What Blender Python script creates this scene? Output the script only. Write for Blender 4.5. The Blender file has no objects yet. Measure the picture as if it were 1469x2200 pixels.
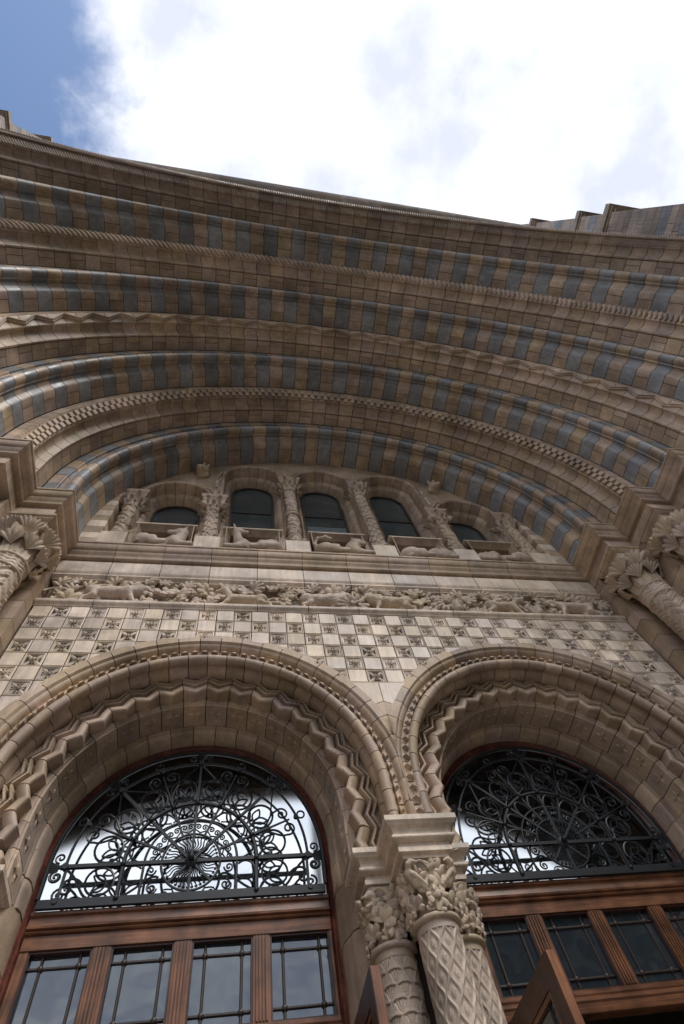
import bpy, bmesh, math, random
import numpy as np
from math import sin, cos, pi, radians, sqrt, atan2
from mathutils import Matrix, Vector
random.seed(7); np.random.seed(7)
S = bpy.context.scene
COL = S.collection

# ------------------------------------------------------------------ camera
cam = bpy.data.objects.new('camera', bpy.data.cameras.new('camera')); COL.objects.link(cam)
rx, dn, fw = ((0.982179149979541, -0.1291629369762382, -0.13653224182270937),
              (0.06094995576741656, 0.906072854793276, -0.4187088304522748),
              (0.17778982039872937, 0.40292544908262196, 0.8977983416358881))
cam.matrix_world = Matrix(((rx[0], -dn[0], -fw[0], -1.1937914), (rx[1], -dn[1], -fw[1], -3.09064475),
                           (rx[2], -dn[2], -fw[2], 1.6), (0, 0, 0, 1)))
cam.data.sensor_fit = 'VERTICAL'; cam.data.sensor_height = 36; cam.data.sensor_width = 24
cam.data.lens = 19.4444; cam.data.clip_start = .02; cam.data.clip_end = 3000
S.camera = cam

# ------------------------------------------------------------------ sky, sun, exposure
SUN_EL, SUN_AZ = radians(50), radians(150)      # azimuth measured clockwise from +Y
W = bpy.data.worlds.new('World'); S.world = W; W.use_nodes = True
def build_world():
    nt = W.node_tree; nt.nodes.clear(); N = nt.nodes.new; L = nt.links.new
    out = N('ShaderNodeOutputWorld'); bg = N('ShaderNodeBackground'); bg.inputs[1].default_value = .095
    sky = N('ShaderNodeTexSky'); sky.sky_type = 'NISHITA'; sky.sun_disc = False
    sky.sun_elevation = SUN_EL; sky.sun_rotation = SUN_AZ; sky.air_density = 1.0; sky.dust_density = .6; sky.ozone_density = 1.2
    tc = N('ShaderNodeTexCoord')
    sep = N('ShaderNodeSeparateXYZ'); L(tc.outputs['Generated'], sep.inputs[0])
    zz = N('ShaderNodeMath'); zz.operation = 'MAXIMUM'; zz.inputs[1].default_value = 0.0; L(sep.outputs[2], zz.inputs[0])
    za = N('ShaderNodeMath'); za.operation = 'ADD'; za.inputs[1].default_value = .22; L(zz.outputs[0], za.inputs[0])
    dv = N('ShaderNodeVectorMath'); dv.operation = 'DIVIDE'
    cmb = N('ShaderNodeCombineXYZ'); L(za.outputs[0], cmb.inputs[0]); L(za.outputs[0], cmb.inputs[1]); cmb.inputs[2].default_value = 1e6
    L(tc.outputs['Generated'], dv.inputs[0]); L(cmb.outputs[0], dv.inputs[1])
    n1 = N('ShaderNodeTexNoise'); n1.inputs['Scale'].default_value = 5.5; n1.inputs['Detail'].default_value = 10; n1.inputs['Roughness'].default_value = .60
    n1.inputs['Distortion'].default_value = .25
    off = N('ShaderNodeVectorMath'); off.operation = 'ADD'; off.inputs[1].default_value = (3.1, 1.7, 0)
    L(dv.outputs[0], off.inputs[0]); L(off.outputs[0], n1.inputs['Vector'])
    # one broad gap of blue between the clouds
    dist = N('ShaderNodeVectorMath'); dist.operation = 'DISTANCE'; dist.inputs[1].default_value = (-.44, -.165, 0)
    flat = N('ShaderNodeVectorMath'); flat.operation = 'MULTIPLY'; flat.inputs[1].default_value = (1, 1, 0)
    L(dv.outputs[0], flat.inputs[0]); L(flat.outputs[0], dist.inputs[0])
    gap = N('ShaderNodeMapRange'); gap.inputs['From Min'].default_value = .12; gap.inputs['From Max'].default_value = .40
    gap.inputs['To Min'].default_value = -.17; gap.inputs['To Max'].default_value = .24; gap.interpolation_type = 'SMOOTHSTEP'
    L(dist.outputs['Value'], gap.inputs[0])
    add = N('ShaderNodeMath'); add.operation = 'ADD'; L(n1.outputs[0], add.inputs[0]); L(gap.outputs[0], add.inputs[1])
    cov = N('ShaderNodeMapRange'); cov.interpolation_type = 'SMOOTHSTEP'
    cov.inputs['From Min'].default_value = .40; cov.inputs['From Max'].default_value = .66; L(add.outputs[0], cov.inputs[0])
    # cloud tone: thick white to thinner grey-blue
    n2 = N('ShaderNodeTexNoise'); n2.inputs['Scale'].default_value = 7.0; n2.inputs['Detail'].default_value = 8; n2.inputs['Roughness'].default_value = .55
    off2 = N('ShaderNodeVectorMath'); off2.operation = 'ADD'; off2.inputs[1].default_value = (2.6, 9.4, 0)
    L(dv.outputs[0], off2.inputs[0]); L(off2.outputs[0], n2.inputs['Vector'])
    cr = N('ShaderNodeValToRGB'); L(n2.outputs[0], cr.inputs[0])
    cr.color_ramp.elements[0].position = .36; cr.color_ramp.elements[0].color = (.63, .67, .80, 1)
    cr.color_ramp.elements[1].position = .66; cr.color_ramp.elements[1].color = (1.06, 1.06, 1.08, 1)
    e = cr.color_ramp.elements.new(.50); e.color = (.79, .82, .92, 1)
    cs = N('ShaderNodeVectorMath'); cs.operation = 'SCALE'; cs.inputs['Scale'].default_value = CLOUD; L(cr.outputs[0], cs.inputs[0])
    mix = N('ShaderNodeMix'); mix.data_type = 'RGBA'; L(cov.outputs[0], mix.inputs['Factor'])
    L(sky.outputs[0], mix.inputs['A']); L(cs.outputs[0], mix.inputs['B'])
    L(mix.outputs['Result'], bg.inputs[0]); L(bg.outputs[0], out.inputs[0])
CLOUD = 6.6
build_world()
sun = bpy.data.objects.new('sun', bpy.data.lights.new('sun', 'SUN')); COL.objects.link(sun)
sun.data.energy = 1.5; sun.data.angle = radians(26); sun.data.color = (1, .965, .92)
sd = Vector((sin(SUN_AZ) * cos(SUN_EL), cos(SUN_AZ) * cos(SUN_EL), sin(SUN_EL)))
sun.rotation_euler = sd.to_track_quat('Z', 'Y').to_euler()
S.view_settings.view_transform = 'Standard'; S.view_settings.look = 'None'; S.view_settings.gamma = 1
S.view_settings.exposure = 1.05; S.view_settings.use_curve_mapping = False
S.render.engine = 'CYCLES'; S.cycles.max_bounces = 8; S.cycles.diffuse_bounces = 5

# ------------------------------------------------------------------ materials
def stone(name, base, var=.16, hue=.012, rough=.55, streak=.25, blotch=.25, bump=.25, scale=1.0, warm=None):
    m = bpy.data.materials.new(name); m.use_nodes = True; nt = m.node_tree; N = nt.nodes.new; L = nt.links.new
    b = nt.nodes['Principled BSDF']; b.inputs['Roughness'].default_value = rough
    b.inputs['Specular IOR Level'].default_value = .45
    oi = N('ShaderNodeObjectInfo'); geo = N('ShaderNodeNewGeometry')
    tc = N('ShaderNodeTexCoord')
    shift = N('ShaderNodeVectorMath'); shift.operation = 'MULTIPLY_ADD'
    rv = N('ShaderNodeCombineXYZ'); L(oi.outputs['Random'], rv.inputs[0]); L(oi.outputs['Random'], rv.inputs[1]); L(oi.outputs['Random'], rv.inputs[2])
    shift.inputs[1].default_value = (37, 53, 71); L(rv.outputs[0], shift.inputs[0]); L(geo.outputs['Position'], shift.inputs[2])
    n1 = N('ShaderNodeTexNoise'); n1.inputs['Scale'].default_value = 5 * scale; n1.inputs['Detail'].default_value = 5; L(shift.outputs[0], n1.inputs['Vector'])
    st = N('ShaderNodeMapping'); st.inputs['Scale'].default_value = (26, 26, 1.6); L(geo.outputs['Position'], st.inputs[0])
    n2 = N('ShaderNodeTexNoise'); n2.inputs['Scale'].default_value = 1; n2.inputs['Detail'].default_value = 4; L(st.outputs[0], n2.inputs['Vector'])
    n3 = N('ShaderNodeTexNoise'); n3.inputs['Scale'].default_value = 140; n3.inputs['Detail'].default_value = 3; L(geo.outputs['Position'], n3.inputs['Vector'])
    def rng(src, lo, hi, a=0., bb=1.):
        r = N('ShaderNodeMapRange'); r.inputs['From Min'].default_value = a; r.inputs['From Max'].default_value = bb
        r.inputs['To Min'].default_value = lo; r.inputs['To Max'].default_value = hi; L(src, r.inputs[0]); return r.outputs[0]
    v = rng(oi.outputs['Random'], 1 - var, 1 + var)
    def mul(a, c):
        x = N('ShaderNodeMath'); x.operation = 'MULTIPLY'; L(a, x.inputs[0]); L(c, x.inputs[1]); return x.outputs[0]
    v = mul(v, rng(n1.outputs[0], 1 - blotch, 1 + blotch, .25, .75))
    v = mul(v, rng(n2.outputs[0], 1 - streak, 1 + streak, .28, .72))
    v = mul(v, rng(n3.outputs[0], .88, 1.12, .3, .7))
    n4 = N('ShaderNodeTexNoise'); n4.inputs['Scale'].default_value = 1.7; n4.inputs['Detail'].default_value = 6; n4.inputs['Roughness'].default_value = .65; L(geo.outputs['Position'], n4.inputs['Vector'])
    v = mul(v, rng(n4.outputs[0], .70, 1.16, .34, .64))
    hs = N('ShaderNodeHueSaturation'); hs.inputs['Color'].default_value = (*base, 1)
    wn = N('ShaderNodeTexWhiteNoise'); wn.noise_dimensions = '1D'; L(oi.outputs['Random'], wn.inputs['W'])
    L(rng(wn.outputs['Value'], .5 - hue, .5 + hue), hs.inputs['Hue'])
    L(rng(wn.outputs['Value'], .86, 1.16), hs.inputs['Saturation'])
    L(v, hs.inputs['Value'])
    L(hs.outputs[0], b.inputs['Base Color'])
    bp = N('ShaderNodeBump'); bp.inputs['Strength'].default_value = bump; bp.inputs['Distance'].default_value = .004
    hh = N('ShaderNodeMath'); hh.operation = 'ADD'; L(n3.outputs[0], hh.inputs[0]); L(n1.outputs[0], hh.inputs[1]); L(hh.outputs[0], bp.inputs['Height'])
    L(bp.outputs[0], b.inputs['Normal'])
    L(rng(n1.outputs[0], rough - .12, rough + .15, .3, .7), b.inputs['Roughness'])
    return m
BUFF = stone('buff_terracotta', (.48, .366, .275), var=.18, streak=.12)
BROWN = stone('brown_terracotta', (.35, .27, .21), var=.2, streak=.14)
TAN = stone('tan_terracotta', (.44, .335, .25), var=.17, hue=.014, streak=.14, rough=.44)
BLUE = stone('blue_terracotta', (.262, .268, .280), var=.17, hue=.01, rough=.40, streak=.16)
PALE = stone('pale_tile', (.745, .625, .51), var=.16, rough=.50, streak=.14, hue=.010)
ROSE = stone('rosette_tile', (.64, .53, .43), var=.14, streak=.12, rough=.42)
CARVE = stone('carved_terracotta', (.565, .457, .355), var=.08, streak=.08, blotch=.2)
BRICK = stone('buttress_stone', (.30, .24, .195), var=.28, streak=.2)
BRICKB = stone('buttress_blue', (.19, .195, .205), var=.2)
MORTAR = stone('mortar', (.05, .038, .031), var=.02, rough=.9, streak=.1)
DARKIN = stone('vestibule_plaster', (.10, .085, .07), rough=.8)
PAVE = stone('paving', (.20, .188, .172), rough=.8, scale=.3)

def wood(name, base, grain=(60, 60, 3)):
    m = bpy.data.materials.new(name); m.use_nodes = True; nt = m.node_tree; N = nt.nodes.new; L = nt.links.new
    b = nt.nodes['Principled BSDF']; geo = N('ShaderNodeNewGeometry'); oi = N('ShaderNodeObjectInfo')
    mp = N('ShaderNodeMapping'); mp.inputs['Scale'].default_value = grain; L(geo.outputs['Position'], mp.inputs[0])
    n = N('ShaderNodeTexNoise'); n.inputs['Scale'].default_value = 1; n.inputs['Detail'].default_value = 6; n.inputs['Distortion'].default_value = .6; L(mp.outputs[0], n.inputs[0])
    n2 = N('ShaderNodeTexNoise'); n2.inputs['Scale'].default_value = 7; n2.inputs['Detail'].default_value = 5; L(geo.outputs['Position'], n2.inputs[0])
    cr = N('ShaderNodeValToRGB'); L(n.outputs[0], cr.inputs[0])
    cr.color_ramp.elements[0].position = .3; cr.color_ramp.elements[0].color = (*[c * .55 for c in base], 1)
    cr.color_ramp.elements[1].position = .72; cr.color_ramp.elements[1].color = (*[c * 1.35 for c in base], 1)
    hs = N('ShaderNodeHueSaturation'); L(cr.outputs[0], hs.inputs['Color'])
    mr = N('ShaderNodeMapRange'); mr.inputs['From Min'].default_value = .3; mr.inputs['From Max'].default_value = .7; mr.inputs['To Min'].default_value = .5; mr.inputs['To Max'].default_value = 1.5
    L(n2.outputs[0], mr.inputs[0]); L(mr.outputs[0], hs.inputs['Value']); L(hs.outputs[0], b.inputs['Base Color'])
    b.inputs['Roughness'].default_value = .38
    bp = N('ShaderNodeBump'); bp.inputs['Strength'].default_value = .3; bp.inputs['Distance'].default_value = .003; L(n.outputs[0], bp.inputs['Height']); L(bp.outputs[0], b.inputs['Normal'])
    return m
WOOD = wood('varnished_oak', (.195, .082, .040))
WOODH = wood('varnished_oak_rail', (.195, .082, .040), (3, 60, 60))
WOODR = wood('red_mahogany', (.15, .046, .032), (30, 30, 30))
WOODD = wood('dark_mahogany', (.060, .022, .015))
def plain(name, base, rough=.5, metal=0., spec=.5):
    m = bpy.data.materials.new(name); m.use_nodes = True; nt = m.node_tree; N = nt.nodes.new; L = nt.links.new
    b = nt.nodes['Principled BSDF']; b.inputs['Roughness'].default_value = rough; b.inputs['Metallic'].default_value = metal
    b.inputs['Specular IOR Level'].default_value = spec
    geo = N('ShaderNodeNewGeometry'); n = N('ShaderNodeTexNoise'); n.inputs['Scale'].default_value = 18; n.inputs['Detail'].default_value = 5; L(geo.outputs['Position'], n.inputs[0])
    cr = N('ShaderNodeValToRGB'); L(n.outputs[0], cr.inputs[0])
    cr.color_ramp.elements[0].color = (*[c * .7 for c in base], 1); cr.color_ramp.elements[1].color = (*[c * 1.3 for c in base], 1)
    L(cr.outputs[0], b.inputs['Base Color'])
    return m
IRON = plain('painted_iron', (.018, .022, .027), .42, 0, .45)
LEAD = plain('leading_bars', (.045, .032, .028), .45)
def glass_dark(name, base, refl, tint=(1, 1, 1), rough=.03, wav=.007):
    m = bpy.data.materials.new(name); m.use_nodes = True; nt = m.node_tree; N = nt.nodes.new; L = nt.links.new
    nt.nodes.remove(nt.nodes['Principled BSDF']); out = nt.nodes['Material Output']
    d = N('ShaderNodeBsdfDiffuse'); d.inputs[0].default_value = (*base, 1)
    g = N('ShaderNodeBsdfGlossy'); g.inputs['Roughness'].default_value = rough; g.inputs[0].default_value = (*tint, 1)
    fr = N('ShaderNodeLayerWeight'); fr.inputs[0].default_value = .35
    mr = N('ShaderNodeMapRange'); mr.inputs['To Min'].default_value = refl; mr.inputs['To Max'].default_value = min(1, refl + .5); L(fr.outputs['Fresnel'], mr.inputs[0])
    geo = N('ShaderNodeNewGeometry'); n = N('ShaderNodeTexNoise'); n.inputs['Scale'].default_value = 3.5; n.inputs['Detail'].default_value = 1; L(geo.outputs['Position'], n.inputs[0])
    bp = N('ShaderNodeBump'); bp.inputs['Strength'].default_value = 1; bp.inputs['Distance'].default_value = wav; L(n.outputs[0], bp.inputs['Height']); L(bp.outputs[0], g.inputs['Normal'])
    mx = N('ShaderNodeMixShader'); L(mr.outputs[0], mx.inputs[0]); L(d.outputs[0], mx.inputs[1]); L(g.outputs[0], mx.inputs[2]); L(mx.outputs[0], out.inputs[0])
    return m
PANE = glass_dark('door_pane_glass', (.030, .037, .048), .12, (.85, .93, 1.0))
WINGL = glass_dark('arcade_window_glass', (.065, .078, .082), .12, (.8, .95, 1))
def glass_clear():
    m = bpy.data.materials.new('fanlight_glass'); m.use_nodes = True; nt = m.node_tree; N = nt.nodes.new; L = nt.links.new
    nt.nodes.remove(nt.nodes['Principled BSDF']); out = nt.nodes['Material Output']
    r = N('ShaderNodeBsdfRefraction'); r.inputs['IOR'].default_value = 1.12; r.inputs['Roughness'].default_value = .30; r.inputs[0].default_value = (.92, .96, .95, 1)
    g = N('ShaderNodeBsdfGlossy'); g.inputs['Roughness'].default_value = .04
    mx = N('ShaderNodeMixShader'); mx.inputs[0].default_value = .07; L(r.outputs[0], mx.inputs[1]); L(g.outputs[0], mx.inputs[2]); L(mx.outputs[0], out.inputs[0])
    return m
FANGL = glass_clear()

# ------------------------------------------------------------------ helpers
class MB:
    def __init__(s): s.v = []; s.f = []
    def add(s, v, f):
        o = len(s.v); s.v += [tuple(p) for p in v]; s.f += [tuple(i + o for i in q) for q in f]; return s
    def box(s, x0, x1, y0, y1, z0, z1, M=None):
        v = [(x, y, z) for z in (z0, z1) for y in (y0, y1) for x in (x0, x1)]
        if M is not None: v = [tuple(M @ Vector(p)) for p in v]
        return s.add(v, [(0, 2, 3, 1), (4, 5, 7, 6), (0, 1, 5, 4), (2, 6, 7, 3), (0, 4, 6, 2), (1, 3, 7, 5)])
    def prism(s, poly, y0, y1):                       # polygon in x,z pushed along y
        n = len(poly)
        v = [(x, y0, z) for x, z in poly] + [(x, y1, z) for x, z in poly]
        return s.add(v, [tuple(range(n)), tuple(range(2 * n - 1, n - 1, -1))] + [(i, i + n, (i + 1) % n + n, (i + 1) % n) for i in range(n)])
    def tube(s, pts, r, k=6, closed=False, taper=None, up=(0, 1, 0)):
        P = [Vector(p) for p in pts]; n = len(P); U = Vector(up); v = []; f = []
        for i, p in enumerate(P):
            a = P[(i - 1) % n] if (closed or i) else p; b = P[(i + 1) % n] if (closed or i < n - 1) else p
            t = (b - a).normalized(); e1 = t.cross(U)
            if e1.length < 1e-4: e1 = t.cross(Vector((1, 0, .3)))
            e1.normalize(); e2 = e1.cross(t)
            rr = r * (taper[i] if taper else 1)
            for j in range(k):
                A = 2 * pi * j / k; v.append(p + (e1 * cos(A) + e2 * sin(A)) * rr)
        m = n if closed else n - 1
        for i in range(m):
            for j in range(k):
                a = i * k + j; b = i * k + (j + 1) % k; c = ((i + 1) % n) * k
                f.append((a, b, c + (j + 1) % k, c + j))
        if not closed: f += [tuple(range(k))[::-1], tuple(range((n - 1) * k, n * k))]
        return s.add(v, f)
    def lathe(s, prof, k=24, cx=0, cy=0, cap=True):   # (r,z)
        v = [(cx + r * cos(2 * pi * j / k), cy + r * sin(2 * pi * j / k), z) for r, z in prof for j in range(k)]; f = []
        for i in range(len(prof) - 1):
            for j in range(k):
                f.append((i * k + j, i * k + (j + 1) % k, (i + 1) * k + (j + 1) % k, (i + 1) * k + j))
        if cap: f += [tuple(range(k))[::-1], tuple(range((len(prof) - 1) * k, len(prof) * k))]
        return s.add(v, f)
    def mesh(s, name, mat, smooth=None, fix=True):
        me = bpy.data.meshes.new(name); me.from_pydata(s.v, [], s.f)
        if fix:
            bm = bmesh.new(); bm.from_mesh(me); bmesh.ops.recalc_face_normals(bm, faces=bm.faces); bm.to_mesh(me); bm.free()
        me.materials.append(mat)
        if smooth is not None:
            me.polygons.foreach_set('use_smooth', [True] * len(me.polygons)); me.set_sharp_from_angle(angle=radians(smooth))
        me.update(); return me
def clip_mesh(me, co, no, name='clipped'):            # keeps the side the normal points to
    bm = bmesh.new(); bm.from_mesh(me)
    r = bmesh.ops.bisect_plane(bm, geom=bm.verts[:] + bm.edges[:] + bm.faces[:], plane_co=co, plane_no=no, clear_inner=True)
    ed = [e for e in r['geom_cut'] if isinstance(e, bmesh.types.BMEdge)]
    if ed:
        try: bmesh.ops.holes_fill(bm, edges=ed)
        except Exception: pass
    m2 = bpy.data.meshes.new(name); n = len(bm.faces); bm.to_mesh(m2); bm.free()
    for mt in me.materials: m2.materials.append(mt)
    return m2 if n else None

ORG = {}
def thing(name, label, cat, loc=(0, 0, 0), group=None):
    o = bpy.data.objects.new(name, None); COL.objects.link(o); o.location = loc; o.empty_display_size = .2
    o['label'] = label; o['category'] = cat
    if group: o['group'] = group
    ORG[o] = Vector(loc); return o
def part(name, me, parent, loc=(0, 0, 0), rot=(0, 0, 0), M=None, stuff=False, label=None, scale=None):
    o = bpy.data.objects.new(name, me); COL.objects.link(o); o.parent = parent
    po = ORG[parent]
    if M is not None:
        o.matrix_basis = Matrix.Translation(-po) @ M; ORG[o] = None
    else:
        o.location = Vector(loc) - po; o.rotation_euler = rot
        if scale: o.scale = scale
        ORG[o] = Vector(loc)
    if stuff: o['kind'] = 'stuff'
    if label: o['label'] = label
    return o
def structure(name, me, loc=(0, 0, 0)):
    o = bpy.data.objects.new(name, me); COL.objects.link(o); o.location = loc; o['kind'] = 'structure'; return o

def wedge(mb, prof, a0, a1, n):                       # closed (r,y) profile swept round the y axis
    k = len(prof); v = []; f = []
    for i in range(n + 1):
        a = a0 + (a1 - a0) * i / n
        v += [(r * cos(a), y, r * sin(a)) for r, y in prof]
    for i in range(n):
        for j in range(k):
            f.append((i * k + j, i * k + (j + 1) % k, (i + 1) * k + (j + 1) % k, (i + 1) * k + j))
    f += [tuple(range(k))[::-1], tuple(range(n * k, (n + 1) * k))]
    return mb.add(v, f)
def arc2(cx, cy, r, a0, a1, n):
    return [(cx + r * cos(radians(a0 + (a1 - a0) * i / n)), cy + r * sin(radians(a0 + (a1 - a0) * i / n))) for i in range(n + 1)]
def sweep(prof, path, s0, s1, seg, open_ends=True, cap=True):
    """closed profile of (projection, z) along segment seg of a plan polyline; ends mitred at the polyline's corners"""
    P = [Vector(p) for p in path]
    def nrm(i):
        d = (P[i + 1] - P[i]).normalized(); return Vector((d.y, -d.x))
    def mit(i):
        if i == 0: return nrm(0)
        if i == len(P) - 1: return nrm(i - 1)
        a, b = nrm(i - 1), nrm(i); return (a + b) / (1 + a.dot(b))
    A, B = P[seg], P[seg + 1]; L = (B - A).length; n = nrm(seg)
    m0 = mit(seg) if s0 <= 0 else n; m1 = mit(seg + 1) if s1 >= L else n
    a = A + (B - A) * (s0 / L); b = A + (B - A) * (s1 / L)
    k = len(prof)
    v = [(*(a + m0 * p), z) for p, z in prof] + [(*(b + m1 * p), z) for p, z in prof]
    f = [(j, (j + 1) % k, k + (j + 1) % k, k + j) for j in range(k)]
    if cap: f += [tuple(range(k))[::-1], tuple(range(k, 2 * k))]
    return v, f
def run(prof, path, parent, name, mat, block=.55, gap=.006, smooth=35, core=None):
    for sgi in range(len(path) - 1):
        L = (Vector(path[sgi + 1]) - Vector(path[sgi])).length; n = max(1, round(L / block))
        for i in range(n):
            s0 = L * i / n + (gap / 2 if i else 0); s1 = L * (i + 1) / n - (gap / 2 if i < n - 1 else 0)
            v, f = sweep(prof, path, s0, s1, sgi)
            part(name, MB().add(v, f).mesh(name, mat, smooth), parent, (0, 0, 0))
    if core:
        mb = MB()
        for sgi in range(len(path) - 1):
            L = (Vector(path[sgi + 1]) - Vector(path[sgi])).length
            mb.add(*sweep([(p - .012 if p > core[0] else p, min(max(z, min(q[1] for q in prof) + .007), max(q[1] for q in prof) - .007)) for p, z in prof], path, 0, L, sgi))
        part('mortar_bed', mb.mesh('mortar_bed', MORTAR), parent, (0, 0, 0))

# ---- solid modelling by distance field (animals, heads)
def smin(a, b, k):
    h = np.clip(.5 + .5 * (b - a) / k, 0, 1); return b + (a - b) * h - k * h * (1 - h)
def sdf_mesh(name, mat, prims, res, k=.02, fur=0.0, flatten=1.0, cutz=None):
    P = np.array([p for pr in prims for p in (pr[0], pr[1])]); Rm = max(max(pr[2], pr[3]) for pr in prims) + 2 * res + k
    lo, hi = P.min(0) - Rm, P.max(0) + Rm
    n = np.ceil((hi - lo) / res).astype(int) + 1
    ax = [lo[i] + res * np.arange(n[i]) for i in range(3)]
    X, Y, Z = np.meshgrid(*ax, indexing='ij'); Q = np.stack([X, Y, Z], -1)
    D = None
    for p0, p1, r0, r1 in prims:
        p0 = np.array(p0, float); p1 = np.array(p1, float); d = p1 - p0; L = d @ d
        t = np.clip(((Q - p0) @ d) / L, 0, 1) if L > 1e-12 else np.zeros(X.shape)
        dd = np.linalg.norm(Q - (p0 + t[..., None] * d), axis=-1) - (r0 + (r1 - r0) * t)
        D = dd if D is None else smin(D, dd, k)
    if fur:
        D = D + fur * (np.sin(X * 95 + 3 * np.sin(Z * 40)) * np.sin(Z * 80 + 2 * np.sin(X * 31)) + .7 * np.sin(X * 41 - Z * 57))
    if cutz is not None: D = np.maximum(D, cutz - Z)
    neg = D < 0
    cs = neg[:-1, :-1, :-1].astype(int)
    cnt = sum(neg[i:n[0] - 1 + i, j:n[1] - 1 + j, l:n[2] - 1 + l].astype(int) for i in (0, 1) for j in (0, 1) for l in (0, 1))
    act = (cnt > 0) & (cnt < 8); idx = -np.ones(act.shape, int); ii = np.argwhere(act); idx[act] = np.arange(len(ii))
    acc = np.zeros((len(ii), 3)); num = np.zeros(len(ii))
    cor = [(i, j, l) for i in (0, 1) for j in (0, 1) for l in (0, 1)]
    for a in cor:
        for e in range(3):
            if a[e]: continue
            b = list(a); b[e] = 1
            da = D[tuple((ii + a).T)]; db = D[tuple((ii + b).T)]; m = (da < 0) != (db < 0)
            t = np.where(m, da / np.where(m, da - db, 1), 0); pt = np.tile(np.array(a, float), (len(ii), 1)); pt[:, e] += t
            acc[m] += pt[m]; num[m] += 1
    V = lo + res * (ii + acc / num[:, None])
    F = []
    for e in range(3):
        u, w = [(1, 2), (2, 0), (0, 1)][e]
        s0 = [slice(None)] * 3; s1 = [slice(None)] * 3; s0[e] = slice(0, -1); s1[e] = slice(1, None)
        ch = neg[tuple(s0)] != neg[tuple(s1)]; pos = np.argwhere(ch)
        ok = (pos[:, u] > 0) & (pos[:, w] > 0) & (pos[:, u] < n[u] - 1) & (pos[:, w] < n[w] - 1); pos = pos[ok]
        q = []
        for du, dw in ((-1, -1), (0, -1), (0, 0), (-1, 0)):
            c = pos.copy(); c[:, u] += du; c[:, w] += dw; q.append(idx[tuple(c.T)])
        q = np.stack(q, 1); fl = neg[tuple(pos.T)]; q[~fl] = q[~fl][:, ::-1]; F.append(q)
    F = np.concatenate(F); F = F[(F >= 0).all(1)]
    V[:, 1] *= flatten
    me = bpy.data.meshes.new(name); me.from_pydata(V.tolist(), [], F.tolist()); me.materials.append(mat)
    me.polygons.foreach_set('use_smooth', [True] * len(me.polygons)); me.update(); return me

# ---- carved leaves
def leaf_mesh(name, mat, lobes=5, L=.1, spread=140, depth=.35, curl=.02, thick=.010, na=46, droop=0.0):
    """palmate leaf; stem at the origin, tip along +z, front face towards -y"""
    v = []; f = []; nr = 4
    for layer in (0, 1):
        for i in range(na + 1):
            t = -1 + 2 * i / na; a = radians(spread) * t
            lob = abs(cos(t * lobes * pi / 2)) if lobes % 2 else abs(sin(t * lobes * pi / 2))
            lob = lob ** .6; fine = 1 - .05 * (0.5 + .5 * cos(t * lobes * pi * 3))
            R = L * (1 - depth + depth * lob) * fine * (.55 + .45 * cos(a * .55))
            for j in range(nr + 1):
                q = j / nr; r = R * q
                vein = .20 * L * (lob - .5) * q * (1.25 - .6 * q)
                h = -(vein + curl * sin(pi * min(1, q * .75))) + droop * q * q * L
                v.append((r * sin(a), h if layer == 0 else h * .5 + thick, r * cos(a)))
        o = layer * (na + 1) * (nr + 1)
        if layer == 0:
            for i in range(na):
                for j in range(nr):
                    A = i * (nr + 1) + j; f.append((A, A + 1, A + nr + 2, A + nr + 1))
    N0 = (na + 1) * (nr + 1)
    for i in range(na):
        a = i * (nr + 1) + nr; b = a + nr + 1; f.append((a, a + N0, b + N0, b))
    mb = MB(); mb.v = v; mb.f = f; return mb.mesh(name, mat, 50, fix=False)
def acanthus_mesh(name, mat, H=.25, Wd=.13, out=.10, hook=.05, lob=5, ns=16, nc=8):
    """tall capital leaf: base at origin, rises along +z, curls to -y at its tip"""
    v = []; f = []
    for layer in (0, 1):
        for i in range(ns + 1):
            t = i / ns
            y = -out * t ** 2.2; z = H * (t if t < .8 else .8 + .2 * sin((t - .8) / .2 * pi * .62))
            if t > .8: y -= hook * ((t - .8) / .2) ** 1.2
            if t > .9: z -= .35 * hook * ((t - .9) / .1)
            w = Wd * .5 * (.45 + .9 * sin(pi * min(1, (t * .82 + .12))) ** .8) * (1 if t < .93 else .72)
            e = 1 - .30 * abs(sin(t * lob * pi)) ** .5 * (1 if t > .08 else 0)
            for j in range(nc + 1):
                s = -1 + 2 * j / nc
                x = w * s * (e if abs(s) > .6 else 1)
                ridge = .018 * (1 - abs(s)) ** 1.5 * (1 - .3 * t) + .008 * cos(s * 3 * pi) * (.3 + t)
                yy = y - ridge * (H / .25) + .04 * s * s * (H / .25) * (.5 + .5 * t)
                v.append((x, yy if layer == 0 else yy + .012 * H / .25, z))
        o = layer * (ns + 1) * (nc + 1)
        for i in range(ns):
            for j in range(nc):
                A = o + i * (nc + 1) + j; q = (A, A + 1, A + nc + 2, A + nc + 1)
                f.append(q if layer == 0 else q[::-1])
    N0 = (ns + 1) * (nc + 1)
    for i in range(ns):
        for j in (0, nc):
            a = i * (nc + 1) + j; b = a + nc + 1; f.append((a, b, b + N0, a + N0))
    for j in range(nc):
        a = ns * (nc + 1) + j; f.append((a, a + 1, a + 1 + N0, a + N0))
    mb = MB(); mb.v = v; mb.f = f; return mb.mesh(name, mat, 45, fix=False)
def frame(pos, out, up, s=1.0, roll=0.0):
    """matrix whose local -y looks along out, local z follows up"""
    o = Vector(out).normalized(); u = Vector(up); u = (u - o * u.dot(o)).normalized(); x = (-o).cross(u)
    M = Matrix(((x.x, -o.x, u.x, pos[0]), (x.y, -o.y, u.y, pos[1]), (x.z, -o.z, u.z, pos[2]), (0, 0, 0, 1)))
    return M @ Matrix.Rotation(roll, 4, 'Y') @ Matrix.Diagonal((s, s, s, 1))

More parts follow.
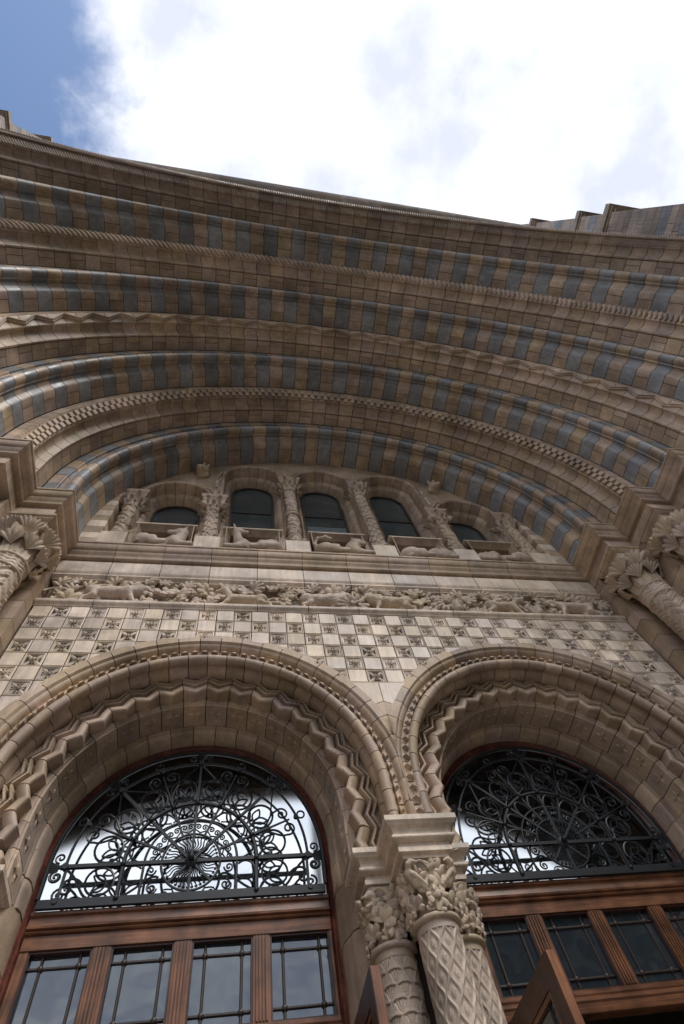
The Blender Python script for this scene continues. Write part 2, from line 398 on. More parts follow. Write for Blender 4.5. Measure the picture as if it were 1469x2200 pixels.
# ================================================================== GROUND
mb = MB(); mb.add([(-600, -600, 0), (600, -600, 0), (600, 600, 0), (-600, 600, 0)], [(0, 1, 2, 3)])
structure('ground', mb.mesh('ground', PAVE))

# ================================================================== ARCH RINGS OF THE PORTAL
ZS = 7.507; ZC = 7.115                 # centre of the rings, top of the impost cornice
R0, DR, Y0, DY = 2.969, .357, -.577, -.499
RR = [R0 + DR * i for i in range(9)]; YY = [Y0 + DY * i for i in range(9)]
COUNT = [42, 47, 52, 56, 60, 62, 65, 70]
G = .010
LABELS = [
 'innermost arch ring of alternating blue and tan blocks, framing the small arcade windows',
 'plain buff arch ring edged with chequered billet blocks, second from the windows',
 'blue and tan banded arch ring between the billet ring and the zigzag ring',
 'plain buff arch ring edged with a zigzag moulding',
 'blue and tan banded arch ring between the zigzag ring and the rope-edged ring',
 'plain buff arch ring edged with a twisted rope moulding',
 'outermost blue and tan banded arch ring, just below the ring against the sky',
 'outermost plain brown arch ring with a pierced lace edge against the sky']
def ring(i):
    R, Y, N = RR[i], YY[i], COUNT[i]; D = pi / N; banded = i % 2 == 0
    t = thing('arch_ring', LABELS[i], 'arch', (0, Y, ZC), 'arch rings of the great portal')
    SE = .494 if i else .60; VF = -.055
    def W(prof, name, mat, shrink=0):
        p = [(R + v, u + Y) for u, v in prof]; r = R
        a = D / 2 - G / 2 / r - shrink
        return wedge(MB(), p, -a, a, 2).mesh(name, mat, 32)
    back = .17
    if banded:
        rollp = [(.150, .022), (.128, .018), (.126, .002)] + arc2(.056, .047, .062, -35, -218, 9) + [(.012, .105), (.045, .118), (.052, .140), (.03, .160), (.004, .164), (.0, .176), (.15, .176)]
        ogee = [(.152, .030), (.165, .026), (.170, .012), (.195, .008), (.215, -.006), (.232, -.034), (.25, -.048), (.262, VF)]
        blue_p = ogee + [(SE, VF), (SE, back), (.152, back)]
        tan_a = ogee + [(.345, VF), (.345, back), (.152, back)]
        tan_b = [(.352, VF), (SE, VF), (SE, back), (.352, back)]
        M = {('r', 0): W(rollp, 'roll_moulding', BLUE), ('r', 1): W(rollp, 'roll_moulding', TAN),
             ('s', 0): W(blue_p, 'voussoir', BLUE), ('s', 1): W(tan_a, 'voussoir', TAN), ('t', 1): W(tan_b, 'soffit_block', TAN)}
    else:
        basep = [(.300, -.050), (.292, -.066), (.272, -.068), (.262, -.052), (.236, -.006), (.205, .020), (.165, .026), (.128, .014), (.112, -.006), (.100, -.004),
                 (-.004, .096), (-.002, .108), (.03, .118), (.042, .14), (.022, .158), (.002, .162), (0, .176), (.3, .176)]
        p = [(R + v, u + Y) for u, v in basep]
        mb = wedge(MB(), p, -(D / 2 - G / 2 / R), D / 2 - G / 2 / R, 2)
        def at(a, u, v): return ((R + v) * cos(a), u + Y, (R + v) * sin(a))
        if i == 1:                     # chequered billets
            nb = 2
            for row in range(2):
                for b in range(nb):
                    c = -D / 2 + D * (b + .25 + .5 * row) / nb; w = D / nb * .27
                    u0, v0 = (.088 - .046 * row, .002 + .046 * row); du, dv = -.044, .044
                    nu, nv = -.026, -.026
                    q = [(u0, v0), (u0 + du, v0 + dv), (u0 + du + nu, v0 + dv + nv), (u0 + nu, v0 + nv)]
                    vv = [at(c - w, *x) for x in q] + [at(c + w, *x) for x in q]
                    mb.add(vv, [(0, 1, 2, 3), (7, 6, 5, 4)] + [(k, (k + 1) % 4 + 0, (k + 1) % 4 + 4, k + 4) for k in range(4)])
        elif i == 3:                   # zigzag rolls with sunk triangles
            pass
        elif i == 5:                   # rope
            for b in range(3):
                c = -D / 2 + D * (b + .5) / 3
                pts = [at(c + D * .30 * (s / 4 - .5), .098 - .096 * s / 4 - .014, .0 + .096 * s / 4 - .014) for s in range(5)]
                mb.tube(pts, .026, 6, taper=[.45, .95, 1.05, .95, .45])
        else:                          # lace: two rows of pierced bars and an upstanding crest
            nb = 6
            for b in range(nb):
                c = -D / 2 + D * (b + .5) / nb
                mb.tube([at(c, .094, -.012), at(c + .001, .052, .030), at(c, .005, .076)], .011, 5)
                mb.tube([at(c - D / nb * .4, -.028, .10), at(c, -.075, .165), at(c + D / nb * .4, -.028, .23)], .013, 5)
            mb.tube([at(-D / 2, -.03, .088), at(0, -.03, .088), at(D / 2, -.03, .088)], .022, 6)
            mb.tube([at(-D / 2, -.035, .235), at(0, -.035, .235), at(D / 2, -.035, .235)], .026, 6)
        MAT = BROWN if i == 7 else BUFF
        if i == 3:
            moulds = []
            for e0, e1 in ((0, 1), (1, 0)):
                m2 = MB(); m2.v = list(mb.v); m2.f = list(mb.f)
                for sgn, rr in ((0, .021), (.050, .015), (-.038, .012)):
                    pts = []
                    for q in [j / 6 for j in range(7)]:
                        e = e0 + (e1 - e0) * q; a = -D / 2 + .0005 + (D - .001) * q
                        pts.append(at(a, .082 - .054 * e - .012 + sgn * .72, .022 + .054 * e - .012 + sgn * .34 * (1 if e > .3 else .6)))
                    m2.tube(pts, rr, 6)
                moulds.append(m2.mesh('edge_moulding', BUFF, 32))
        else: moulds = [mb.mesh('edge_moulding', MAT, 32)] * 2
        a_p = [(.306, VF), (SE, VF), (SE, back), (.306, back)]
        b1 = [(.306, VF), (.380, VF), (.380, back), (.306, back)]
        b2 = [(.387, VF), (SE, VF), (SE, back), (.387, back)]
        M = {'s': W(a_p, 'voussoir', MAT), 'a': W(b1, 'voussoir', MAT), 'b': W(b2, 'soffit_block', MAT)}
    facep = [(0.0, .183), (0.0, .292), (.16, .292), (.16, .183)]
    FM = [W(facep, 'face_block', BLUE), W(facep, 'face_block', TAN)] if banded else [W(facep, 'face_block', MAT)] * 2
    nst = int(round((ZS - ZC) / (D * R)))
    for k in range(-nst, N + nst):
        if k < 0: th, dz, w = 0, (k + .5) * D * R - 0, 1
        elif k >= N: th, dz = pi, -(k - N + .5) * D * R
        else: th, dz = (k + .5) * D, 0
        loc = (0, 0, ZS + dz); rot = (0, -th, 0); c = k % 2
        if banded:
            part('roll_moulding', M['r', c], t, loc, rot); part('voussoir', M['s', c], t, loc, rot)
            if c: part('soffit_block', M['t', 1], t, loc, rot)
            part('face_block', FM[c], t, loc, rot)
        else:
            part('edge_moulding', moulds[k % 2], t, loc, rot)
            if c: part('voussoir', M['s'], t, loc, rot)
            else: part('voussoir', M['a'], t, loc, rot); part('soffit_block', M['b'], t, loc, rot)
            part('face_block', FM[c], t, loc, rot)
    # bedding behind the stones
    if banded: prof = [(R + .045, Y + .16), (R - .045, Y + .275), (R - .045, Y + SE - .004), (R + DR + .06, Y + SE - .004), (R + DR + .06, Y + .014), (R + .185, Y + .012), (R + .10, Y + .10)]
    else: prof = [(R + .055, Y + .20), (R - .045, Y + .300), (R - .045, Y + SE - .004), (R + DR + .06, Y + SE - .004), (R + DR + .06, Y + .014), (R + .185, Y + .012), (R + .11, Y + .08)]
    mb = MB(); wedge(mb, prof, 0, pi, 96)
    for s in (1, -1):
        mb.add([(s * r, y, z) for z in (ZC - ZS, 0) for r, y in prof], [(j, (j + 1) % 7, 7 + (j + 1) % 7, 7 + j) for j in range(7)] + [tuple(range(7))])
    part('mortar_bed', mb.mesh('mortar_bed', MORTAR), t, (0, 0, ZS))
for i in range(8): ring(i)

# facade wall outside the outermost ring, with coping
def facade():
    t = thing('facade_wall', 'plain outer wall above the portal with a straight coping seen edge-on', 'wall', (0, -4.0, 0))
    mb = MB(); ro = RR[7] + .30; zt = 14.2; n = 64
    pts = [(ro * cos(pi * k / n), ZS + ro * sin(pi * k / n)) for k in range(n + 1)]
    for k in range(n):
        (x0, z0), (x1, z1) = pts[k], pts[k + 1]
        mb.add([(x0, y, z0) for y in (-4.06, -3.4)] + [(x1, y, z1) for y in (-4.06, -3.4)] + [(x0, y, zt) for y in (-4.06, -3.4)] + [(x1, y, zt) for y in (-4.06, -3.4)],
               [(0, 2, 6, 4), (1, 5, 7, 3), (0, 1, 3, 2), (4, 6, 7, 5)])
    for s in (-1, 1):
        mb.box(min(s * ro, s * 6.04), max(s * ro, s * 6.04), -4.06, -3.4, 0, zt)
    part('wall', mb.mesh('wall', BRICK), t)
    path = [(6.03, -4.06), (-6.03, -4.06)]
    mb = MB(); wedge(mb, [(3.45, .3), (6.6, -3.9), (7.2, -3.9), (7.2, .3)], 0, pi, 48)   # rough masonry over the vault
    part('backing', mb.mesh('backing', MORTAR), t, (0, 0, ZS))
    run([(-.3, 14.2), (-.3, 14.45), (.32, 14.45), (.34, 14.36), (.30, 14.30), (.24, 14.24), (.10, 14.16), (0, 14.05), (-.3, 14.05)], path[::-1], t, 'coping', BRICK, .8, 0.0)
facade()

# ================================================================== COLUMNS
def relief_shaft(r, z0, z1, nu, nv, h, mat=None):
    v = []; f = []
    for j in range(nv + 1):
        z = z0 + (z1 - z0) * j / nv
        for i in range(nu):
            a = 2 * pi * i / nu; rr = r + h(i / nu, z)
            v.append((rr * cos(a), rr * sin(a), z))
    for j in range(nv):
        for i in range(nu):
            f.append((j * nu + i, j * nu + (i + 1) % nu, (j + 1) * nu + (i + 1) % nu, (j + 1) * nu + i))
    mb = MB(); mb.v = v; mb.f = f; return mb.mesh('shaft', mat or CARVE, 60, fix=False)
def tri(x): x = x % 1.0; return abs(2 * x - 1)
def bump(d, w): d = abs(d) / w; return max(0., 1 - d * d) if d < 1 else 0.
def h_zigzag(n, ph, am, dep):
    def h(u, z):
        q = (z / ph + am * tri(u * n)) % 1.0
        return dep * (1.0 * bump(q - .22, .16) + .8 * bump(q - .55, .10) + .5 * bump(q - .8, .07))
    return h
def h_ogee(n, ph, dep):
    def h(u, z):
        best = 9; x = u * n
        for k in (math.floor(x) - 1, math.floor(x), math.floor(x) + 1, math.floor(x) + 2):
            c = k + .40 * sin(2 * pi * z / ph) * (1 if k % 2 == 0 else -1)
            best = min(best, abs(x - c))
        rid = bump(best, .24)
        # trefoil bud in each eye
        kk = math.floor(x); e = .5
        base = (0.25 if kk % 2 else .75)
        zz = (z / ph - base) % 1.0; zz = zz - 1 if zz > .5 else zz
        dx = x - (kk + .5); bud = max(bump(dx, .12) * bump(zz - .02, .2), bump(abs(dx) - .16 - .3 * zz, .09) * bump(zz, .14))
        return dep * max(rid, .75 * bud)
    return h
def h_fan(n, ph, dep):
    wc = 2 * pi * .108 / n; L = .088; half = radians(31)
    def h(u, z):
        hp = ph / 2; j0 = math.floor(z / hp)
        for j in (j0 - 2, j0 - 1, j0):
            x = u * n - .5 * (j % 2); dx = (x - math.floor(x) - .5) * wc; dz = z - j * hp
            if dz <= 0: continue
            rho = sqrt(dx * dx + dz * dz) / L; phi = atan2(dx, dz)
            if rho < 1 and abs(phi) < half:
                if rho > .86 or abs(phi) > half * .9: return dep
                rib = bump(((phi / half * 2.5 + .5) % 1) - .5, .34)
                return dep * (.12 + .55 * rib * (.75 + .25 * (int(rho * 14) % 2))) * (1 if rho < .78 else .35)
        return dep * .85
    return h
def h_lattice(n, ph, dep):
    def h(u, z):
        a = (u * n + z / ph) % 1; b = (u * n - z / ph) % 1
        l = max(bump(min(a, 1 - a), .15), bump(min(b, 1 - b), .15))
        c = bump(a - .5, .25) * bump(b - .5, .25)
        return dep * max(l, .7 * c)
    return h
def h_scroll(n, ph, dep):
    def h(u, z):
        s = (u * n + z / ph); q = s % 1
        band = max(bump(q, .08), bump(q - 1, .08))
        t = z * 34 - u * 9
        cur = bump(q - .5 - .22 * sin(t), .09); lf = bump(q - .5 + .22 * sin(t), .16) * max(0, cos(t * 2))
        return dep * max(band, .8 * cur, .7 * lf)
    return h
def square_bell(z0, z1, r0, half, flare=2.0, n=32, rows=8):
    v = []; f = []
    for j in range(rows + 1):
        t = j / rows; q = t ** flare
        for i in range(n):
            a = 2 * pi * (i + .5) / n; c, s = cos(a), sin(a)
            sq = half / max(abs(c), abs(s)); sq = min(sq, half * 1.28)
            r = r0 * (1 - q) + sq * q
            v.append((r * c, r * s, z0 + (z1 - z0) * t))
    for j in range(rows):
        for i in range(n):
            f.append((j * n + i, j * n + (i + 1) % n, (j + 1) * n + (i + 1) % n, (j + 1) * n + i))
    mb = MB(); mb.v = v; mb.f = f; return mb.mesh('capital', CARVE, 40, fix=False)
ACA = acanthus_mesh('leaf', CARVE)
ACA2 = acanthus_mesh('leaf', CARVE, H=.25, Wd=.17, out=.07, hook=.07, lob=7)
IVY = leaf_mesh('leaf', CARVE, 5, .1, 140, .40, .018, .012, na=64)
IVY3 = leaf_mesh('leaf', CARVE, 5, .1, 115, .44, .020, .012, na=64)
OAK = leaf_mesh('leaf', CARVE, 5, .1, 85, .45, .026, .012, na=56)
FAN = leaf_mesh('leaf', CARVE, 7, .205, 54, .20, .050, .020, na=72, droop=-.26)
FAN2 = leaf_mesh('leaf', CARVE, 5, .205, 60, .24, .050, .020, na=72, droop=-.22)
TONGUE = acanthus_mesh('leaf', CARVE, H=.25, Wd=.15, out=.05, hook=.05, lob=6)
BERRY = None

BUD = MB().lathe([(.004, -.035), (.026, -.018), (.034, 0), (.030, .022), (.016, .036), (.003, .042)], 10).mesh('bud', CARVE, 60)
def ring_column(label, cx, cy, sgn, z_ab, z_cap, z_neck, r, pat, leafs, leafscale, group):
    t = thing('jamb_column', label, 'column', (cx, cy, 0), group)
    # collar and shaft
    part('shaft', relief_shaft(r, z_neck - 2.6, z_neck - .17, 72, 260, pat), t, (cx, cy, 0))
    mb = MB().lathe([(r + .012, .9), (r + .012, z_neck - 2.6), (r + .03, z_neck - 2.59)], 32); mb.lathe([(r + .09, .55), (r + .09, .68), (r + .05, .74), (r + .05, .80), (r + .02, .9)], 32); mb.box(-.22, .22, -.22, .22, 0, .55)
    part('base', mb.mesh('base', CARVE, 40), t, (cx, cy, 0))
    col = relief_shaft(r + .012, z_neck - .155, z_neck - .03, 72, 28, lambda u, z: .010 * bump(((z * 22 + .35 * sin(u * 2 * pi * 9)) % 1) - .5, .3))
    col.name = 'collar'; part('collar', col, t, (cx, cy, 0))
    for zz, rr in ((z_neck - .17, .016), (z_neck - .015, .020)):
        part('neck_ring', MB().lathe([(r + .0, zz - rr)] + [(r + .012 + rr * cos(a), zz + rr * sin(a)) for a in np.linspace(-pi / 2, pi / 2, 9)] + [(r, zz + rr)], 40).mesh('neck_ring', CARVE, 60), t, (cx, cy, 0))
    cap = part('capital', square_bell(z_neck, z_cap, r + .005, .185, 2.2), t, (cx, cy, 0))
    H = z_cap - z_neck
    for k in range(8):                 # foot leaves, then two tiers of broad lobed fans curling outwards
        a = 2 * pi * (k + .5) / 8; ca, sa = cos(a), sin(a); rad = r + .010
        part('leaf', leafs[0] if False else TONGUE, cap, M=frame((cx + rad * ca, cy + rad * sa, z_neck + .012), (ca, sa, -.05), (ca * .22, sa * .22, 1), .92))
    for k in range(8):
        a = 2 * pi * k / 8; ca, sa = cos(a), sin(a); rad = r + .022
        part('leaf', leafs[0], cap, M=frame((cx + rad * ca, cy + rad * sa, z_neck + H * .22), (ca, sa, -.20), (ca * .34, sa * .34, 1), leafscale * .74))
    for k in range(8):
        a = 2 * pi * (k + .5) / 8; ca, sa = cos(a), sin(a); rad = r + .058
        part('leaf', leafs[1], cap, M=frame((cx + rad * ca, cy + rad * sa, z_neck + H * .50), (ca, sa, -.30), (ca * .46, sa * .46, 1), leafscale * .84))
    for k in range(8):                 # buds between the upper leaves
        a = 2 * pi * k / 8; ca, sa = cos(a), sin(a); rad = r + .095
        part('bud', BUD, cap, (cx + rad * ca, cy + rad * sa, z_neck + H * .80))
    # stepped abacus of the capital
    mb = MB(); prof = [(.0, z_cap), (.012, z_cap + .03), (.012, z_cap + .045), (.028, z_cap + .06), (.045, z_cap + .085), (.045, z_cap + .10), (.06, z_cap + .115), (.06, z_ab)]
    hs = .155
    v = [(sx * (hs + p), sy * (hs + p), z) for p, z in prof for sx, sy in ((-1, -1), (1, -1), (1, 1), (-1, 1))]; f = []
    for j in range(len(prof) - 1):
        for i in range(4): f.append((j * 4 + i, j * 4 + (i + 1) % 4, (j + 1) * 4 + (i + 1) % 4, (j + 1) * 4 + i))
    f += [(3, 2, 1, 0), tuple(range(len(v) - 4, len(v)))]
    part('abacus', mb.add(v, f).mesh('abacus', BUFF, 30), t, (cx, cy, 0))
    return t

# ================================================================== JAMBS AND IMPOST CORNICE
CORN = [(-.10, 6.84), (0.0, 6.84), (.0, 6.862)] + [(.026 + .018 * cos(a), 6.882 + .020 * sin(a)) for a in np.linspace(-1.7, 1.5, 7)] + [(.024, 6.908), (.022, 6.925), (.034, 6.955), (.05, 6.972), (.052, 6.985)] + \
       [(.052 + .038 * sin(a), 7.0 + .085 - .085 * cos(a)) for a in np.linspace(0.1, 1.6, 7)] + [(.100, 7.090), (.100, 7.115), (-.10, 7.115)]
BAND = [(-.10, 6.700), (.0, 6.700), (.0, 6.834), (-.10, 6.834)]
COURSES = [6.694, 6.60, 6.375, 6.065, 5.90, 5.64, 5.40, 5.08, 4.86, 4.56, 4.30, 4.0, 3.75, 3.45, 3.2, 2.9, 2.6, 2.2, 1.8, 1.4, 1.0, .6, .3, 0.0]
def jamb(sg):
    side = 'left' if sg < 0 else 'right'
    t = thing('portal_jamb', 'stepped %s jamb of the portal with its moulded impost cornice' % side, 'jamb', (sg * 4.4, -2.1, 0), 'stepped jambs of the portal')
    path = []
    for i in range(7, -1, -1):
        path += [(-RR[i + 1], YY[i]), (-RR[i], YY[i])]
    path += [(-RR[0], 0.0)]
    path = [(x + .004, y - .004) for x, y in path]
    if sg > 0: path = [(-x, y) for x, y in path][::-1]
    run(CORN, path, t, 'cornice_block', BUFF, .42, .006, 35, core=(-.05,))
    run(BAND, path, t, 'band_block', BUFF, .36, .007, 30)
    # piers: corner blocks in courses, then the nook faces behind each column
    mb = MB()
    for i in range(8):
        yb = 0 if i == 0 else YY[i - 1]; yf = yb - .15; xi, xo = RR[i], RR[i] + DR + .03
        for j in range(len(COURSES) - 1):
            z1, z0 = COURSES[j] - .004, COURSES[j + 1] + .004
            if i < 3 and z0 > 3.4:
                dep = .0 if j % 2 == 0 else .12
                b = MB().box(-.5, .5, -.5, .5, -.5, .5)
                # one stone wrapping the arris, and on alternate courses a return stone behind it
                x0, x1 = sg * xi, sg * (xi + DR - .004)
                m = MB().box(min(x0, x1), max(x0, x1), yf, yb + (.34 if i else .0) - .002, z0, z1).mesh('jamb_stone', BUFF)
                part('jamb_stone', m, t)
            else:
                x0, x1 = sg * xi, sg * xo
                mb.box(min(x0, x1), max(x0, x1), yf, yb + (.34 if i else 0), z0, z1)
        x0, x1 = sg * (xi + .012), sg * (xo + .5)
        mb.box(min(x0, x1), max(x0, x1), yf + .012, yb + (.34 if i else .3), 0, 6.70)
        x0, x1 = sg * (xi + DR + .02), sg * 6.9
        mb.box(min(x0, x1), max(x0, x1), YY[i], yb, 0, 7.2)
    o = part('rubble_core', mb.mesh('rubble_core', BUFF), t)
jamb(-1); jamb(1)
zz = h_zigzag(6, .105, .62, .020)
ring_column('sturdy column with zigzag shaft and leafy capital at the left edge under the innermost arch ring', -3.135, -.385, -1, 6.70, 6.55, 6.06, .138, h_zigzag(5, .12, .8, .02), (FAN2, FAN), 1.0, 'nook columns of the portal')
ring_column('zigzag carved column with broad leaf capital on the right, nearest the frieze', 3.135, -.385, 1, 6.70, 6.55, 6.06, .138, zz, (FAN, FAN2), 1.0, 'nook columns of the portal')
ring_column('column with lush leaf and berry capital cut off by the right edge of the picture', 3.135 + DR, -.385 + DY, 1, 6.70, 6.55, 6.06, .138, h_lattice(6, .14, .018), (FAN2, FAN2), 1.05, 'nook columns of the portal')

# ================================================================== STRING COURSES ON THE WALL
WALLPATH = [(-2.962, 0), (2.962, 0)]
def strings():
    t = thing('string_course', 'long moulded cornice running across the wall below the small arcade windows', 'cornice', (0, 0, 6.84))
    run(CORN, WALLPATH, t, 'cornice_block', BUFF, .5, .006, 35, core=(-.05,))
    t = thing('string_course', 'flat pale band with double fillet directly above the carved frieze', 'cornice', (0, 0, 6.53))
    run([(-.12, 6.534), (-.02, 6.534), (-.02, 6.55), (.0, 6.562), (.012, 6.575), (.012, 6.592), (-.012, 6.60), (-.012, 6.622), (.006, 6.645), (.010, 6.66), (.010, 6.834), (-.12, 6.834)], WALLPATH, t, 'band_block', PALE, .5, .007, 30, core=(-.1,))
    t = thing('string_course', 'narrow projecting ledge between the carved frieze and the tiled wall', 'ledge', (0, 0, 6.05))
    run([(-.10, 6.050), (.004, 6.050), (.010, 6.068), (.03, 6.082), (.034, 6.09), (.034, 6.118), (-.10, 6.122)], WALLPATH, t, 'ledge_block', PALE, .5, .007, 30, core=(-.09,))
strings()

# ================================================================== CHEQUERED TILE WALL
XC, ZDC, RH = 1.385, 4.18, 1.487       # door arch centres, springing height, hood radius
def tiles():
    t = thing('tiled_wall', 'wall chequered with plain pale tiles and carved rosette tiles above the two door arches', 'wall', (0, 0, 4.7))
    T = .16; g = .0035; h = T / 2 - g
    mb = MB(); e = .004
    mb.add([(-h, .004, -h), (h, .004, -h), (h, .004, h), (-h, .004, h), (-h + e, 0, -h + e), (h - e, 0, -h + e), (h - e, 0, h - e), (-h + e, 0, h - e),
            (-h, .02, -h), (h, .02, -h), (h, .02, h), (-h, .02, h)],
           [(4, 5, 6, 7), (0, 1, 5, 4), (1, 2, 6, 5), (2, 3, 7, 6), (3, 0, 4, 7), (8, 9, 1, 0), (9, 10, 2, 1), (10, 11, 3, 2), (11, 8, 0, 3)])
    plain_t = mb.mesh('tile', PALE)
    mb = MB(); a, b = h, h - .011
    lev = [(a, .02), (a, .003), (b + .003, 0), (b, .002), (b - .003, .0085), (.030, .0165), (.0, .0175)]
    v = [(sx * r, y, sz * r) for r, y in lev for sx, sz in ((-1, -1), (1, -1), (1, 1), (-1, 1))]
    f = [(k * 4 + i, k * 4 + (i + 1) % 4, k * 4 + 4 + (i + 1) % 4, k * 4 + 4 + i) for k in range(len(lev) - 1) for i in range(4)]
    mb.add(v, f)
    for q in range(8):                 # four leaves along the diagonals, four small ones between
        A = pi / 4 * (q + 1); ca, sa = cos(A), sin(A); dg = q % 2 == 0
        def P(l, w, y): return (l * ca - w * sa, y, l * sa + w * ca)
        L, wd = (.092, .021) if dg else (.056, .015)
        n0 = .004 if dg else .008
        mb.add([P(.014, 0, .006), P(L * .5, wd * 1.15, .0138), P(L * .52, 0, n0), P(L * .5, -wd * 1.15, .0138), P(L, 0, .005 if dg else .0115)], [(0, 1, 2), (0, 2, 3), (1, 4, 2), (3, 2, 4)])
    k = 8
    for q in range(6):                 # ring of beads round the boss
        A = q * pi / 3 + .3; x0, z0 = .023 * cos(A), .023 * sin(A)
        mb.add([(x0 + .012 * cos(2 * pi * i / 6), .012, z0 + .012 * sin(2 * pi * i / 6)) for i in range(6)] + [(x0, -.008, z0)], [(i, (i + 1) % 6, 6) for i in range(6)])
    mb.add([(.014 * cos(2 * pi * i / k), .0, .014 * sin(2 * pi * i / k)) for i in range(k)] + [(0, -.016, 0)], [(i, (i + 1) % k, 8) for i in range(k)])
    ros = mb.mesh('rosette_tile', ROSE, 20)
    for row in range(0, 13):
        for col in range(37):
            x, z = (col - 18) * T, 5.967 - row * T
            keep = True; cut = None
            for s in (-1, 1):
                dx, dz = x - s * XC, z - ZDC
                if dz < 0: d = abs(dx); ux, uz = (1 if dx > 0 else -1), 0
                else: d = sqrt(dx * dx + dz * dz); ux, uz = dx / d, dz / d
                reach = T / 2 * (abs(ux) + abs(uz))
                if d + reach < RH: keep = False
                elif d - reach < RH: cut = (Vector((s * XC + ux * (RH - .03), 0, ZDC + uz * (RH - .03))), Vector((ux, 0, uz)))
            if not keep or (abs(x) < 1.3 and z < 5.1): continue
            me = ros if (row + col) % 2 else plain_t; nm = 'rosette_tile' if (row + col) % 2 else 'tile'
            if cut:
                me = clip_mesh(me, cut[0] - Vector((x, 0, z)), cut[1], nm)
                if me is None: continue
            part(nm, me, t, (x + random.uniform(-.0012, .0012), random.uniform(-.001, .0015), z), (random.uniform(-.012, .012), 0 if cut else random.choice((0, pi / 2, pi, -pi / 2)) + random.uniform(-.006, .006), random.uniform(-.012, .012)))
    mb = MB()                            # bedding
    n = 120; top = 6.05
    for i in range(n):
        x0, x1 = -2.965 + 5.93 * i / n, -2.965 + 5.93 * (i + 1) / n
        def low(x):
            q = RH ** 2 - (abs(x) - XC) ** 2 - .07; return ZDC + sqrt(q) if q > 0 else 3.4
        a, b = low(x0), low(x1)
        mb.add([(x0, .011, a), (x1, .011, b), (x1, .011, top), (x0, .011, top), (x0, .3, a), (x1, .3, b), (x1, .3, top), (x0, .3, top)], [(0, 1, 2, 3), (0, 4, 5, 1), (4, 7, 6, 5)])
    part('mortar_bed', mb.mesh('mortar_bed', MORTAR), t, (0, 0, 0))
    # plain spandrel stones between the two hoods
    def edge(z): return XC - sqrt(RH ** 2 - (z - ZDC) ** 2) + .02
    zs = [5.084 - .02 * k for k in range(13)]; zb = zs[-1]
    for s in (-1, 1):
        poly = [(s * .003, zs[0])] + [(s * max(.004, edge(z)), z) for z in zs] + [(s * .003, zb + .03)]
        part('spandrel_stone', MB().prism(poly, -.001, .05).mesh('spandrel_stone', PALE), t, (0, 0, 0))
    zl = [zb - .006 - .015 * k for k in range(12)]
    poly = [(max(.003, edge(z)), z) for z in zl if edge(z) > .02]; poly = [(0, zb + .024)] + poly + [(-x, z) for x, z in poly[::-1]]
    part('spandrel_stone', MB().prism(poly, -.001, .05).mesh('spandrel_stone', BUFF), t, (0, 0, 0))
tiles()

